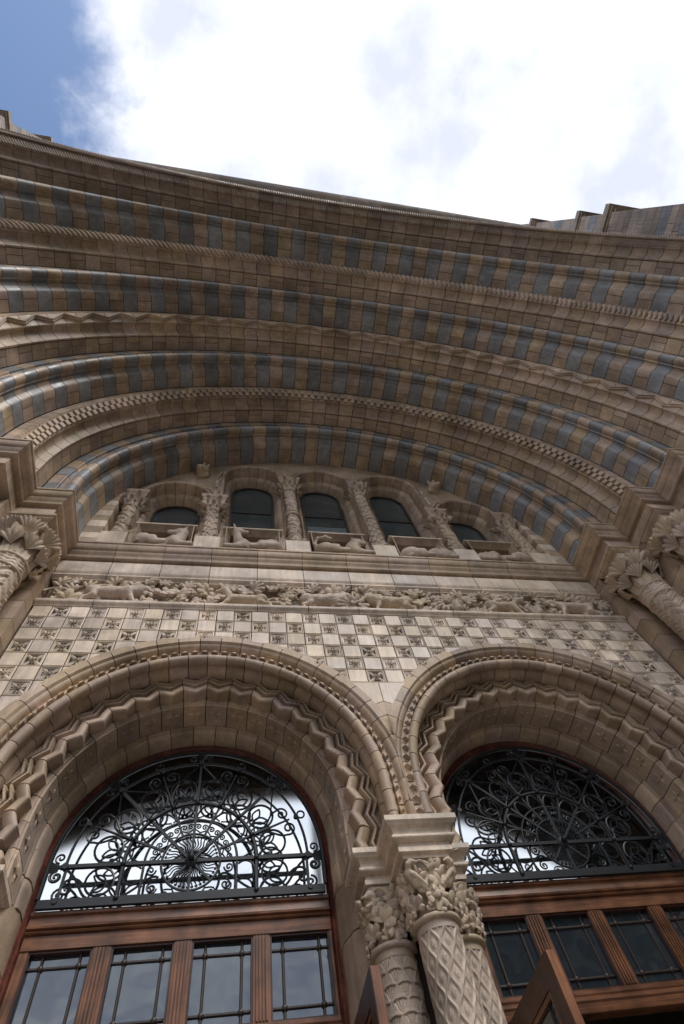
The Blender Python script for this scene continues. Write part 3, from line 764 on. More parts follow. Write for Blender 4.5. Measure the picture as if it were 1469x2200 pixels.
# ================================================================== DOOR ARCHES
def door_arch(s, label):
    cx = s * XC
    t = thing('door_arch', label, 'arch', (cx, 0, 3.84), 'pair of door arches')
    def W(prof, N, g=.007, n=3, extra=None, sm=35):
        D = pi / N; a = D / 2 - g / 2 / prof[0][0]
        mb = wedge(MB(), prof, -a, a, n)
        if extra: extra(mb, D)
        return mb, sm
    zlow = 3.836
    def place(name, me, N, rmid, clip=False, phase=0.0, below=True, mat=None):
        D = pi / N; ns = int((ZDC - zlow) / (D * rmid)) + 1 if below else 0
        for k in range(-ns, N + ns + (1 if phase else 0)):
            kk = k - phase
            if kk + .5 < 0: th, dz = 0, (kk + .5) * D * rmid
            elif kk + .5 > N: th, dz = pi, -(kk + .5 - N) * D * rmid
            else: th, dz = (kk + .5) * D, 0
            m = me
            if dz and ZDC + dz - D * rmid / 2 < zlow:
                m = clip_mesh(m, (0, 0, zlow - ZDC - dz), (0, 0, 1) , name)
                if m is None: continue
            near = (cos(th) * -s) * 1.5 > 1.15
            if clip and near:              # mitre against the neighbouring arch
                inv = Matrix.Rotation(th, 3, 'Y'); co = Vector((-cx, 0, 0)) - Vector((0, 0, 0)); no = Vector((s, 0, 0))
                m = clip_mesh(m, inv @ (co + Vector((s * .003, 0, 0))), inv @ no, name)
                if m is None: continue
            part(name, m, t, (cx, 0, ZDC + dz), (0, -th, 0))
    hood = [(RH, .10), (RH, 0), (1.410, -.001), (1.4065, .006), (1.400, .010), (1.396, .018)] + [(1.394 - .037 * sin(a), .062 - .044 * cos(a)) for a in np.linspace(0.1, 1.57, 6)] + [(1.356, .066), (1.315, .066), (1.315, .12)]
    def teeth(mb, D):
        for q in (-.25, .25):
            c = D * q; w = D * .19
            def at(a, r, y): return (r * cos(a), y, r * sin(a))
            mb.add([at(c - w, 1.318, .066), at(c + w, 1.318, .066), at(c, 1.352, .068), at(c - w * .8, 1.308, .030), at(c + w * .8, 1.308, .030), at(c, 1.330, .036)],
                   [(0, 2, 5, 3), (2, 1, 4, 5), (3, 5, 4), (0, 3, 4, 1)])
    mb, _ = W(hood, 25, extra=teeth); place('hood_stone', mb.mesh('hood_stone', BUFF, 35), 25, 1.4, True)
    roll = [(1.312, .13), (1.312, .088)] + [(1.271 + .041 * cos(a), .086 + .041 * sin(a)) for a in np.linspace(0, -pi, 9)] + [(1.232, .10), (1.242, .122), (1.262, .136), (1.268, .158), (1.262, .176), (1.246, .186), (1.240, .196), (1.2355, .206), (1.2355, .268), (1.312, .268)]
    mb, _ = W(roll, 25); place('roll_stone', mb.mesh('roll_stone', BUFF, 40), 25, 1.27, False, .42)
    # chevron stones: three nested V mouldings on each block
    N = 18; D = pi / N
    V = []; F = []; na, nb = 16, 48
    for j in range(nb + 1):
        q = j / nb
        for i in range(na + 1):
            a = -D / 2 + .003 + (D - .006) * i / na; e = 1 - abs(2 * i / na - 1)     # 1 in the middle of the block
            r = 1.236 - (1.236 - 1.045) * q
            w = q + .25 * (1 - e) - .05                                    # V lines point inwards
            def st(x, lo, hi): return min(1, max(0, (x - lo) / .025)) * min(1, max(0, (hi - x) / .025))
            y = .292 + .012 * q - .016 * st(w, -.2, .20) - .040 * st(w, .14, .30) - .056 * st(w, .36, .53)
            y -= .080 * sqrt(max(0, 1 - ((w - .785) / .185) ** 2)) if abs(w - .785) < .185 else 0
            if w > .97: y += .035 * min(1, (w - .97) / .04)
            rr = r - (.035 * bump(w - .84, .2))
            V.append((rr * cos(a), y, rr * sin(a)))
    for j in range(nb):
        for i in range(na):
            A = j * (na + 1) + i; F.append((A, A + 1, A + na + 2, A + na + 1))
    b0 = len(V)
    rim = [i for i in range(na + 1)] + [j * (na + 1) + na for j in range(1, nb + 1)] + [nb * (na + 1) + i for i in range(na - 1, -1, -1)] + [j * (na + 1) for j in range(nb - 1, 0, -1)]
    V += [(V[i][0], .38, V[i][2]) for i in rim]; n = len(rim)
    F += [(rim[i], b0 + i, b0 + (i + 1) % n, rim[(i + 1) % n]) for i in range(n)]
    mb = MB(); mb.v = V; mb.f = F; place('chevron_stone', mb.mesh('chevron_stone', BUFF, 40), N, 1.15, False)
    # carved soffit stones with a sunk four-point star, behind a thin fillet
    sof = [(1.06, .325), (1.026, .325), (1.018, .330), (1.016, .338), (1.002, .342), (1.0, .35), (1.0, .560), (1.06, .560)]
    def star(mb, D):
        for q in range(4):
            def P(l, w, d):
                a = (l * cos(q * pi / 2) - w * sin(q * pi / 2)); y = .425 + l * sin(q * pi / 2) + w * cos(q * pi / 2); r = 1.0 - d
                return (r * cos(a), y, r * sin(a))
            mb.add([P(.004, 0, .002), P(.03, .014, -.0), P(.03, 0, .014), P(.03, -.014, -.0), P(.062, 0, .002)], [(0, 1, 2), (0, 2, 3), (1, 4, 2), (3, 2, 4)])
    mb, _ = W(sof, 18, extra=star); place('soffit_stone', mb.mesh('soffit_stone', BUFF, 30), 18, 1.0, False)
    inner = [(1.03, .566), (1.0, .566), (.996, .575)] + [(.996 - .032 * sin(a), .60 + .05 - .05 * cos(a)) for a in np.linspace(0.1, 1.5, 5)] + [(.960, .655), (.960, .742), (1.03, .742)]
    mb, _ = W(inner, 17); place('inner_stone', mb.mesh('inner_stone', BUFF, 30), 17, .96, False)
    core = [(1.46, .10), (1.33, .10), (1.33, .16), (1.28, .20), (1.247, .215), (1.247, .29), (1.075, .36), (1.012, .36), (1.012, .575), (.974, .66), (.974, .80), (1.46, .80)]
    mb = MB(); wedge(mb, core, 0, pi, 72)
    for k in (1, -1):
        mb.add([(k * r, y, z) for z in (zlow - ZDC, 0) for r, y in core], [(j, (j + 1) % 12, 12 + (j + 1) % 12, 12 + j) for j in range(12)])
    m = mb.mesh('mortar_bed', MORTAR); m = clip_mesh(m, (-cx + s * .002, 0, 0), (s, 0, 0), 'mortar_bed'); part('mortar_bed', m, t, (cx, 0, ZDC))
door_arch(-1, 'left door arch with roll moulding and chunky chevron blocks around the brightly lit fanlight')
door_arch(1, 'right door arch with roll moulding and chunky chevron blocks around the darker fanlight')

# ================================================================== ARCADE OF SMALL WINDOWS UNDER THE ARCH
BAYS = [(-2.06, 8.67), (-1.04, 9.53), (0.0, 9.53), (1.04, 9.53), (2.06, 8.67)]
COLX = [-2.57, -1.555, -.52, .52, 1.555, 2.57]
def ring_z(x, r=2.925): return ZS + sqrt(max(0, r * r - x * x))
def arcade():
    t = thing('arcade_wall', 'recessed stone wall with five small round-headed windows under the innermost arch', 'wall', (0, .1, 7.12))
    mb = MB(); n = 236                                  # plain wall over the small arches
    def low(x):
        for xc, zs in BAYS:
            if abs(x - xc) < .50: return zs + sqrt(.50 ** 2 - (x - xc) ** 2) - .004
        return 8.60 if abs(x) > 1.3 else 9.45
    for i in range(n):
        x0, x1 = -2.86 + 5.72 * i / n, -2.86 + 5.72 * (i + 1) / n
        a, b = low(x0 + .004), low(x1 - .004); c, d = ring_z(x0, 3.0), ring_z(x1, 3.0)
        if a >= c and b >= d: continue
        mb.add([(x, y, z) for y in (.015, .35) for x, z in ((x0, a), (x1, b), (x1, d), (x0, c))], [(0, 1, 2, 3), (7, 6, 5, 4), (0, 4, 5, 1)])
    part('wall', mb.mesh('wall', BUFF), t)
    prof = [(.512, .05), (.512, -.012), (.488, -.016), (.480, -.004)] + [(.444 + .030 * cos(a), .0 + .032 * sin(a)) for a in np.linspace(.3, -pi, 8)] + [(.412, .03), (.405, .045), (.405, .135), (.398, .14)] + [(.398 - .07 * sin(a), .25 - .11 * cos(a)) for a in np.linspace(.15, 1.45, 5)] + [(.322, .25), (.312, .30), (.312, .34), (.512, .34)]
    prof = [(r, y) for r, y in prof]
    N = 9; D = pi / N
    st = wedge(MB(), prof, -D / 2 + .008, D / 2 - .008, 4).mesh('arch_stone', BUFF, 38)
    jprof = prof[10:]; jprof = [(.412, .03)] + jprof
    core = [(r + .014 if r < .5 else r, y + .01) for r, y in prof]
    for bi, (xc, zs) in enumerate(BAYS):
        for k in range(N): part('arch_stone', st, t, (xc, 0, zs), (0, -(k + .5) * D, 0))
        mc = MB(); wedge(mc, core, 0, pi, 36); part('mortar_bed', mc.mesh('mortar_bed', MORTAR), t, (xc, 0, zs))
        for s in (-1, 1):
            tall = (bi == 1 and s < 0) or (bi == 3 and s > 0)
            z = zs; h = .215
            while z > 7.80:
                z0 = max(7.78, z - h); full = tall and z0 > 8.60
                pr = prof if full else jprof
                pts = [(xc + s * r, y) for r, y in pr]
                v = [(x, y, zz) for zz in (z0 + .004, z - .004) for x, y in pts]; m = len(pts)
                f = [(j, (j + 1) % m, m + (j + 1) % m, m + j) for j in range(m)] + [tuple(range(m)), tuple(range(m, 2 * m))]
                part('jamb_stone', MB().add(v, f).mesh('jamb_stone', BUFF, 38), t)
                z = z0
        # window
        P = [(.318 * cos(a), zs + .318 * sin(a)) for a in np.linspace(0, pi, 24)] + [(-.318, 7.80), (.318, 7.80)]
        w = part('window', None, t, (xc, .30, zs))
        Q = [(.285 * cos(a), zs + .285 * sin(a)) for a in np.linspace(0, pi, 24)] + [(-.285, 7.83), (.285, 7.83)]
        n2 = len(P); mb = MB()
        mb.add([(x, y, z - zs) for L, y in ((P, .29), (Q, .29), (Q, .32), (P, .32)) for x, z in L], [(k * n2 + i, k * n2 + (i + 1) % n2, ((k + 1) % 4) * n2 + (i + 1) % n2, ((k + 1) % 4) * n2 + i) for k in range(4) for i in range(n2)])
        w.data = None
        bpy.data.objects.remove(w)
        w = part('window', mb.mesh('window', LEAD), t, (xc, 0, zs))
        part('pane', MB().prism([(x, z - zs) for x, z in P], .312, .318).mesh('pane', WINGL), w, (xc, 0, zs))
        zb = 8.92 if zs > 9 else 8.30
        part('glazing_bar', MB().box(-.29, .29, .296, .316, zb - zs - .016, zb - zs + .016).mesh('glazing_bar', LEAD), w, (xc, 0, zs))
        # blind behind the lower sash of the middle window reads as fine slats
        if bi == 2:
            mbb = MB()
            for q in range(14): mbb.box(-.27, .27, .304, .308, 7.90 + .05 * q - zs, 7.94 + .05 * q - zs)
            part('blind', mbb.mesh('blind', plain('blind_slats', (.16, .19, .20), .5)), w, (xc, 0, zs))
        # niche frame with splayed sides and a sill over it
        loops = [(.325, 7.785, -.012), (.312, 7.772, -.012), (.306, 7.766, .002), (.278, 7.730, .060), (.270, 7.722, .066), (.270, 7.722, .34)]
        v = []; f = []
        for a, zt, y in loops: v += [(xc - a, y, 7.11), (xc - a, y, zt), (xc + a, y, zt), (xc + a, y, 7.11)]
        for j in range(len(loops) - 1):
            for i in range(3): f.append((j * 4 + i, j * 4 + i + 1, j * 4 + 5 + i, j * 4 + 4 + i))
        k = (len(loops) - 1) * 4; f.append((k, k + 1, k + 2, k + 3))
        part('niche_frame', MB().add(v, f).mesh('niche_frame', BUFF, 30, fix=False), t)
        for s in (-1, 1):
            x0, x1 = xc + s * .329, xc + s * .60
            part('pier_block', MB().box(min(x0, x1), max(x0, x1), .075, .2, 7.11, 7.46).mesh('pier_block', BUFF), t)
            part('pier_block', MB().box(min(x0, x1), max(x0, x1), .075, .2, 7.468, 7.775).mesh('pier_block', BUFF), t)
        part('sill', MB().box(xc - .36, xc + .36, -.016, .32, 7.78, 7.80).mesh('sill', PALE), t)
    # outer piers stepping up against the ring
    for s in (-1, 1):
        z = 7.12; j = 0
        while z < 8.62:
            h = (.16, .13, .15)[j % 3]; z1 = min(8.64, z + h)
            xr = sqrt(2.985 ** 2 - max(0, z1 - ZS) ** 2) if z1 > ZS else 2.962
            xi = 2.715
            if xr > xi + .02: part('pier_block', MB().box(min(s * xi, s * xr), max(s * xi, s * xr), -.052, .2, z + .003, z1 - .003).mesh('pier_block', PALE if j % 2 else BUFF), t)
            z = z1; j += 1
        part('wall', MB().box(min(s * 2.46, s * 2.9), max(s * 2.46, s * 2.9), .13, .3, 7.1, 8.7).mesh('wall', BUFF), t)
        for j in range(6):                              # little blocks above the outer capitals
            z0 = 8.675 + .135 * j
            for q in (0, 1):
                if (j + q) % 3 == 2: continue
                x0 = s * (1.548 + .0) - (.0 if q else .036); part('pier_block', MB().box(x0 + .002, x0 + .034, -.006, .1, z0 + .003, z0 + .13).mesh('pier_block', PALE), t)
    part('rubble_core', MB().box(-2.95, 2.95, .352, .6, 6.0, 10.6).mesh('rubble_core', MORTAR), t)
arcade()

LF = acanthus_mesh('leaf', CARVE, H=.25, Wd=.16, out=.09, hook=.06, lob=4, ns=11, nc=6)
def colonnette(label, x, tall, pat, pat2, kind):
    t = thing('colonnette', label, 'column', (x, .05, 7.12), 'colonnettes between the small windows')
    zn, zc, za = (9.09, 9.31, 9.53) if tall else (8.23, 8.45, 8.67)
    L = (x, .05, 0); r = .084
    part('pedestal', MB().box(-.14, .14, -.125, .14, 7.12, 7.41).mesh('pedestal', PALE), t, L)
    part('base', MB().lathe([(.125, 7.41), (.128, 7.425), (.118, 7.442), (.10, 7.448), (.098, 7.46), (.105, 7.47), (.10, 7.485), (r, 7.49)], 28).mesh('base', CARVE, 50), t, L)
    if tall:
        part('shaft', relief_shaft(r, 7.49, 8.24, 48, 90, pat), t, L)
        sh = relief_shaft(r * .95, 8.35, zn, 48, 90, pat2); part('shaft', sh, t, L)
        part('shaft_ring', MB().lathe([(r, 8.235)] + [(r + .012 + .018 * cos(a), 8.255 + .018 * sin(a)) for a in np.linspace(-1.5, 1.5, 6)] + [(r + .012, 8.28), (r + .02, 8.31)] + [(r + .012 + .018 * cos(a), 8.335 + .018 * sin(a)) for a in np.linspace(-1.5, 1.5, 6)] + [(r, 8.355)], 28).mesh('shaft_ring', CARVE, 50), t, L)
    else:
        part('shaft', relief_shaft(r, 7.49, zn, 48, 110, pat), t, L)
    part('neck_ring', MB().lathe([(r, zn - .012)] + [(r + .012 + .014 * cos(a), zn + .014 * sin(a)) for a in np.linspace(-1.5, 1.5, 6)] + [(r, zn + .014)], 28).mesh('neck_ring', CARVE, 50), t, L)
    cap = part('capital', square_bell(zn, zc, r, .125, 1.8, 24, 6), t, L)
    for tier in range(2):
        for k in range(8):
            a = 2 * pi * (k + .5 * tier) / 8; ca, sa = cos(a), sin(a); rad = r + .006 + .03 * tier
            part('leaf', LF, cap, M=frame((x + rad * ca, .05 + rad * sa, zn + .01 + .075 * tier), (ca, sa, -.2), (ca * .4, sa * .4, 1), .52 if tier == 0 else .56))
    if kind:                                            # little masks at the corners
        for sx in (-1, 1):
            part('mask', MASK, cap, (x + sx * .115, .05 - .115, zn + .06), (0, 0, sx * .7))
    prof = [(.118, zc), (.122, zc + .02), (.135, zc + .035), (.135, zc + .06), (.15, zc + .085), (.152, zc + .11), (.150, zc + .125), (.168, zc + .15), (.172, zc + .165), (.172, za), (.0, za)]
    v = [(sx * p, sy * p, z) for p, z in prof for sx, sy in ((-1, -1), (1, -1), (1, 1), (-1, 1))]
    f = [(j * 4 + i, j * 4 + (i + 1) % 4, (j + 1) * 4 + (i + 1) % 4, (j + 1) * 4 + i) for j in range(len(prof) - 1) for i in range(4)] + [(3, 2, 1, 0)]
    part('abacus', MB().add(v, f).mesh('abacus', BUFF, 30), t, (x, .05 + .05, 0))
MASK = sdf_mesh('mask', CARVE, [((0, 0, .02), (0, -.01, .06), .032, .036), ((0, -.03, .015), (0, -.045, .02), .02, .016), ((-.03, 0, .085), (-.035, 0, .11), .014, .006), ((.03, 0, .085), (.035, 0, .11), .014, .006)], .009, .012)
colonnette('slanting-scroll colonnette leftmost in the row, next to the stepped pier', COLX[0], False, h_scroll(2, .30, .022), None, 0)
colonnette('diamond-lattice colonnette with masks on its capital, second from the left', COLX[1], False, h_lattice(5, .16, .022), None, 1)
colonnette('tall ringed colonnette left of the middle window, scrollwork above and below its ring', COLX[2], True, h_scroll(2, .26, .02), h_scroll(3, .26, .018), 0)
colonnette('tall ringed colonnette right of the middle window, diamond lattice above and below its ring', COLX[3], True, h_lattice(5, .15, .022), h_lattice(5, .15, .02), 0)
colonnette('scroll-carved colonnette with masks on its capital, second from the right', COLX[4], False, h_scroll(3, .30, .02), None, 1)
colonnette('diamond-carved colonnette rightmost in the row, next to the stepped pier', COLX[5], False, h_lattice(4, .19, .024), None, 0)

# ---- carved animals lying in the niches
def lying(hx, hz, face, ear, tail, mane=0., muzzle=.085, headr=.045, neckr=.05, drop=0.):
    p = [((-.17, .02, .11), (.10, .02, .125), .088, .078), ((-.19, -.02, .10), (-.16, -.03, .10), .088, .09),
         ((-.19, -.07, .09), (-.07, -.10, .06), .055, .045), ((-.08, -.10, .035), (.03, -.11, .028), .026, .022),
         ((.11, -.02, .13), (.12, -.03, .10), .078, .07), ((.12, -.07, .08), (.16, -.09, .035), .04, .032), ((.15, -.09, .03), (.27, -.10, .026), .028, .022),
         ((.13, .0, .15), (hx, -.02, hz), .062, neckr), ((hx, -.02, hz), (hx + face * .035, -.03, hz + .006), headr, headr * .95),
         ((hx + face * .03, -.035, hz - .004), (hx + face * (.03 + muzzle), -.05, hz - .02 - drop), headr * .70, headr * .42)]
    for sx in (-1, 1):
        p.append(((hx - face * .015 , -.02 + sx * .03, hz + headr * .8), (hx - face * .035, -.02 + sx * .045, hz + headr * .8 + ear), .017, .007))
    if mane: p += [((hx - face * .05, -.01, hz - .03), (.10, -.01, .16), .06 * mane, .075 * mane)]
    p += [(tail[i], tail[i + 1], .016, .014) for i in range(len(tail) - 1)]
    return p
NICHE = [
 ('stone_hyena', 'reclining stone beast with raised head looking left, in the leftmost niche', 'statue', lying(.17, .285, -1, .03, [(-.24, 0, .06), (-.28, -.05, .03), (-.2, -.12, .02)], 0, .10), 1),
 ('stone_deer', 'seated stone deer with upright ears and long neck, second niche from the left', 'statue', lying(.17, .35, -1, .07, [(-.25, 0, .1), (-.28, 0, .07)], 0, .075, .04, .036), -1),
 ('stone_lioness', 'lying stone lioness with a curling tail in the middle niche', 'statue', lying(.15, .25, 1, .018, [(-.24, -.02, .10), (-.27, -.05, .18), (-.24, -.08, .24), (-.16, -.09, .26), (-.10, -.09, .235)], .9, .055, .055, .06), 1),
 ('stone_wolf', 'lying stone wolf with its dark muzzle to the right, second niche from the right', 'statue', lying(.21, .155, 1, .045, [(-.24, 0, .06), (-.2, -.1, .02)], .8, .10, .045, .055, .02), 1),
 ('stone_boar', 'low lying stone beast with rounded back in the rightmost niche', 'statue', lying(.22, .12, 1, .02, [(-.24, 0, .08), (-.27, -.03, .05)], 0, .07, .05, .06), -1)]
for (nm, lb, ct, pr, mir), (xc, zs) in zip(NICHE, BAYS):
    if mir < 0: pr = [((-a[0], a[1], a[2]), (-b[0], b[1], b[2]), r0, r1) for a, b, r0, r1 in pr]
    me = sdf_mesh(nm, CARVE, pr, .0095, .022, .0016, 1.0, .0)
    o = bpy.data.objects.new(nm, me); COL.objects.link(o); o.location = (xc + .01, .012, 7.125); o.scale = (1.2, 1.15, 1.5)
    o['label'] = lb; o['category'] = ct; o['group'] = 'reclining stone animals in the niches'
for s, lb in ((-1, 'small stone beast head jutting from the wall left of the three taller windows'), (1, 'small stone beast head jutting from the wall right of the three taller windows')):
    me = sdf_mesh('gargoyle', CARVE, [((0, .10, 0), (0, 0, .0), .075, .08), ((0, -.03, -.02), (0, -.11, -.045), .055, .038), ((-.045, -.06, .035), (-.04, -.075, .035), .02, .02), ((.045, -.06, .035), (.04, -.075, .035), .02, .02),
        ((-.06, .0, .06), (-.085, .0, .10), .026, .012), ((.06, .0, .06), (.085, .0, .10), .026, .012), ((-.05, .02, -.07), (.05, .02, -.07), .035, .035), ((0, -.115, -.03), (0, -.12, -.03), .022, .018)], .010, .018, .002)
    o = bpy.data.objects.new('gargoyle', me); COL.objects.link(o); o.location = (s * 1.80, -.05, 9.55); o.rotation_euler = (.35, 0, s * .25); o.scale = (1.15, 1.15, 1.15)
    o['label'] = lb; o['category'] = 'carving'; o['group'] = 'beast heads between the small windows'

# ================================================================== CARVED FRIEZE
def standing(L=.30, h=.30, head=(.25, .22), face=1, muzzle=.08, horn=0, tail=None, body=.062, headr=.042, ear=.03, stride=.06, mane=0, neckr=.045):
    bz = h * .60
    p = [((-L * .45, 0, bz), (L * .42, 0, bz + .01), body * .95, body), ((-L * .48, 0, bz - .005), (-L * .40, 0, bz), body * 1.05, body)]
    for q, (x, dx, y) in enumerate(((L * .42, stride, -.028), (L * .36, -stride * .4, .03), (-L * .45, -stride, -.028), (-L * .40, stride * .5, .03))):
        front = q < 2
        if front: p += [((x, y, bz - .02), (x + dx * .4, y, bz * .5), .036, .024), ((x + dx * .4, y, bz * .5), (x + dx, y, .02), .023, .017), ((x + dx, y, .016), (x + dx + .02, y, .013), .019, .016)]
        else: p += [((x, y, bz - .01), (x + .035 + dx * .2, y, bz * .58), .050, .032), ((x + .035 + dx * .2, y, bz * .58), (x - .02 + dx * .7, y, bz * .34), .028, .02), ((x - .02 + dx * .7, y, bz * .34), (x + dx, y, .02), .019, .016), ((x + dx, y, .016), (x + dx + .02, y, .013), .018, .015)]
    hx, hz = head
    p += [((L * .44, 0, bz + .02), (hx, -.01, hz), body * .85, neckr), ((hx, -.015, hz), (hx + .02 * face, -.02, hz), headr, headr * .95), ((hx + .02 * face, -.02, hz - .005), (hx + face * (.02 + muzzle), -.025, hz - .04), headr * .7, headr * .42)]
    for y in (-.025, .025): p.append(((hx - .012 * face, y, hz + headr * .7), (hx - .03 * face, y * 1.4, hz + headr * .7 + ear), .014, .006))
    if horn:
        for y in (-.02, .02): p += [((hx - .0, y, hz + .03), (hx - .04 * face, y * 2, hz + .085), .018, .013), ((hx - .04 * face, y * 2, hz + .085), (hx - .095 * face, y * 2.4, hz + .075), .013, .007)]
    if mane: p += [((L * .40, 0, bz + .0), (hx - .03, 0, hz - .02), .075, .065)]
    for i in range(len(tail or []) - 1): p.append((tail[i], tail[i + 1], .016, .014))
    return p
def frieze():
    t = thing('carved_frieze', 'long relief frieze of animals walking among curling leaves, between the ledge and the flat band', 'frieze', (0, .05, 6.12))
    for k in range(11):
        x0, x1 = -2.96 + 5.92 * k / 11, -2.96 + 5.92 * (k + 1) / 11
        part('panel', MB().box(x0 + .003, x1 - .003, .095, .2, 6.123, 6.533).mesh('panel', CARVE), t)
    B = 6.128
    beasts = [
     ('lion', -2.36, 1, standing(.38, .34, (.285, .235), 1, .075, 0, [(-.2, 0, .2), (-.27, 0, .15), (-.29, -.01, .06), (-.34, -.02, .03)], .064, .05, .02, .07, 1.0, .05), .002),
     ('hound', -1.10, -1, standing(.34, .26, (.20, .29), 1, .07, 0, [(-.18, 0, .15), (-.28, -.01, .10), (-.36, -.02, .10)], .052, .034, .03, .09), .001),
     ('goat', -.33, 1, standing(.33, .31, (.235, .245), 1, .065, 1, [(-.17, 0, .22), (-.22, 0, .23)], .066, .044, .025, .05, .9), .003),
     ('goat', .40, -1, standing(.33, .31, (.235, .24), 1, .065, 1, [(-.17, 0, .22), (-.23, 0, .18)], .066, .044, .025, .06, .9), .003),
     ('fox', 1.62, 1, standing(.31, .30, (.215, .27), 1, .065, 0, [(-.16, 0, .19), (-.22, -.01, .13), (-.24, -.02, .05)], .054, .042, .045, .05), .0015),
     ('wolf', 2.50, -1, standing(.36, .33, (.27, .245), 1, .09, 0, [(-.2, 0, .2), (-.29, 0, .14), (-.33, -.01, .05)], .062, .045, .03, .07), .002)]
    for nm, x, d, pr, fur in beasts:
        if d < 0: pr = [((-a[0], a[1], a[2]), (-b[0], b[1], b[2]), r0, r1) for a, b, r0, r1 in pr]
        part(nm, sdf_mesh(nm, CARVE, pr, .0085, .020, fur), t, (x, .03, B))
    owl = [((0, 0, .07), (0, 0, .16), .055, .06), ((0, -.02, .22), (0, -.025, .235), .052, .05), ((0, -.07, .22), (0, -.085, .205), .016, .008), ((-.055, 0, .18), (-.05, .0, .06), .03, .016), ((.055, 0, .18), (.05, 0, .06), .03, .016), ((-.03, 0, .265), (-.045, 0, .30), .014, .006), ((.03, 0, .265), (.045, 0, .30), .014, .006), ((0, 0, .06), (0, .01, .02), .03, .02)]
    part('owl', sdf_mesh('owl', CARVE, owl, .008, .016, .002), t, (1.10, .025, B + .03))
    sq = [((0, 0, .06), (.02, 0, .15), .05, .042), ((.04, -.02, .20), (.06, -.025, .205), .036, .032), ((.07, -.03, .20), (.10, -.03, .185), .022, .014), ((.03, 0, .235), (.025, 0, .27), .013, .006), ((.03, -.04, .13), (.08, -.045, .12), .018, .014), ((-.05, 0, .05), (-.10, 0, .14), .03, .034), ((-.10, 0, .14), (-.07, 0, .24), .034, .03)]
    part('squirrel', sdf_mesh('squirrel', CARVE, sq, .008, .016, .0015), t, (2.02, .03, B + .02))
    # stems weaving along the frieze
    mb = MB(); rs = random.Random(3)
    for k in range(26):
        x = -2.85 + 5.7 * k / 25 + rs.uniform(-.05, .05); d = rs.choice((-1, 1)); r = rs.uniform(.08, .14); z = B + rs.uniform(.12, .26); pts = []
        for s in range(12):
            a = s / 11 * 2.3 * pi * .7; q = 1 - s / 15
            pts.append((x + d * r * q * cos(a), .035 + .01 * sin(a * 2), z + r * q * sin(a) * .8))
        mb.tube(pts, .013, 5, taper=[1.2 - .6 * s / 11 for s in range(12)])
    part('stem', mb.mesh('stem', CARVE, 60), t, (0, 0, 0), stuff=True)
    occ = [b[1] for b in beasts]
    x = -2.84; k = 0
    while x < 2.86:
        for row in range(3):
            near = min(abs(x - c) for c in occ); zc = B + (.335, .20, .07)[row] + rs.uniform(-.03, .03)
            if near < .25 and row > 0: continue
            sc = rs.uniform(1.1, 1.5)
            roll = rs.uniform(-2.6, 2.6) if row != 0 else rs.uniform(-1.3, 1.3)
            me = (OAK, IVY, OAK, IVY3)[rs.randrange(4)]
            M = frame((x + rs.uniform(-.04, .04), .035 + rs.uniform(-.03, .02), zc - .05 * cos(roll)), (rs.uniform(-.35, .35), -1, rs.uniform(-.3, .35)), (0, 0, 1), sc, roll)
            M = M @ Matrix.Diagonal((.8, 1, 1, 1))
            part('leaf', me, t, M=M); k += 1
        x += .115
frieze()

# ================================================================== DOOR PIER WITH COLUMNS AND IMPOSTS
ZA = 3.832
ABAC = [(.092, ZA), (.092, 3.800), (.086, 3.792), (.080, 3.787), (.076, 3.780)] + [(.046 + .030 * (1 - sin(a)), 3.735 + .045 * cos(a)) for a in np.linspace(.15, 1.5, 6)] + [(.046, 3.732)] + [(.046 + .016 * cos(a), 3.716 + .015 * sin(a)) for a in np.linspace(1.3, -1.5, 6)] + [(.040, 3.700), (.022, 3.694), (.022, 3.672), (.030, 3.668), (.030, 3.640), (.006, 3.632), (.006, 3.612)]
def stepped(path, parent, name, mat):
    P = [Vector(p) for p in path]; m = len(P); k = len(ABAC)
    def nrm(i): d = (P[i + 1] - P[i]).normalized(); return Vector((d.y, -d.x))
    rows = []
    for i in range(m):
        if i == 0: q = nrm(0)
        elif i == m - 1: q = nrm(m - 2)
        else:
            a, b = nrm(i - 1), nrm(i); q = (a + b) / (1 + a.dot(b))
        rows.append(q)
    v = [(*(P[i] + rows[i] * p), z) for i in range(m) for p, z in ABAC]
    f = [(i * k + j, (i + 1) * k + j, (i + 1) * k + j + 1, i * k + j + 1) for i in range(m - 1) for j in range(k - 1)]
    f += [tuple(i * k for i in range(m)), tuple(i * k + k - 1 for i in range(m))[::-1]]
    return part(name, MB().add(v, f).mesh(name, mat, 30), parent, (0, 0, 0))
def bird(d):
    return sdf_mesh('bird', CARVE, [((0, 0, 0), (.05 * d, -.0, .075), .030, .032), ((.05 * d, 0, .075), (.045 * d, -.035, .125), .028, .022), ((.045 * d, -.035, .125), (.03 * d, -.045, .135), .026, .024),
        ((.01 * d, -.055, .135), (-.015 * d, -.065, .122), .014, .006), ((.0, -.01, .02), (-.11 * d, -.015, -.085), .028, .008), ((.03 * d, -.035, .06), (-.06 * d, -.03, -.02), .022, .012)], .0055, .010, .0018)
BIRD = {d: bird(d) for d in (-1, 1)}
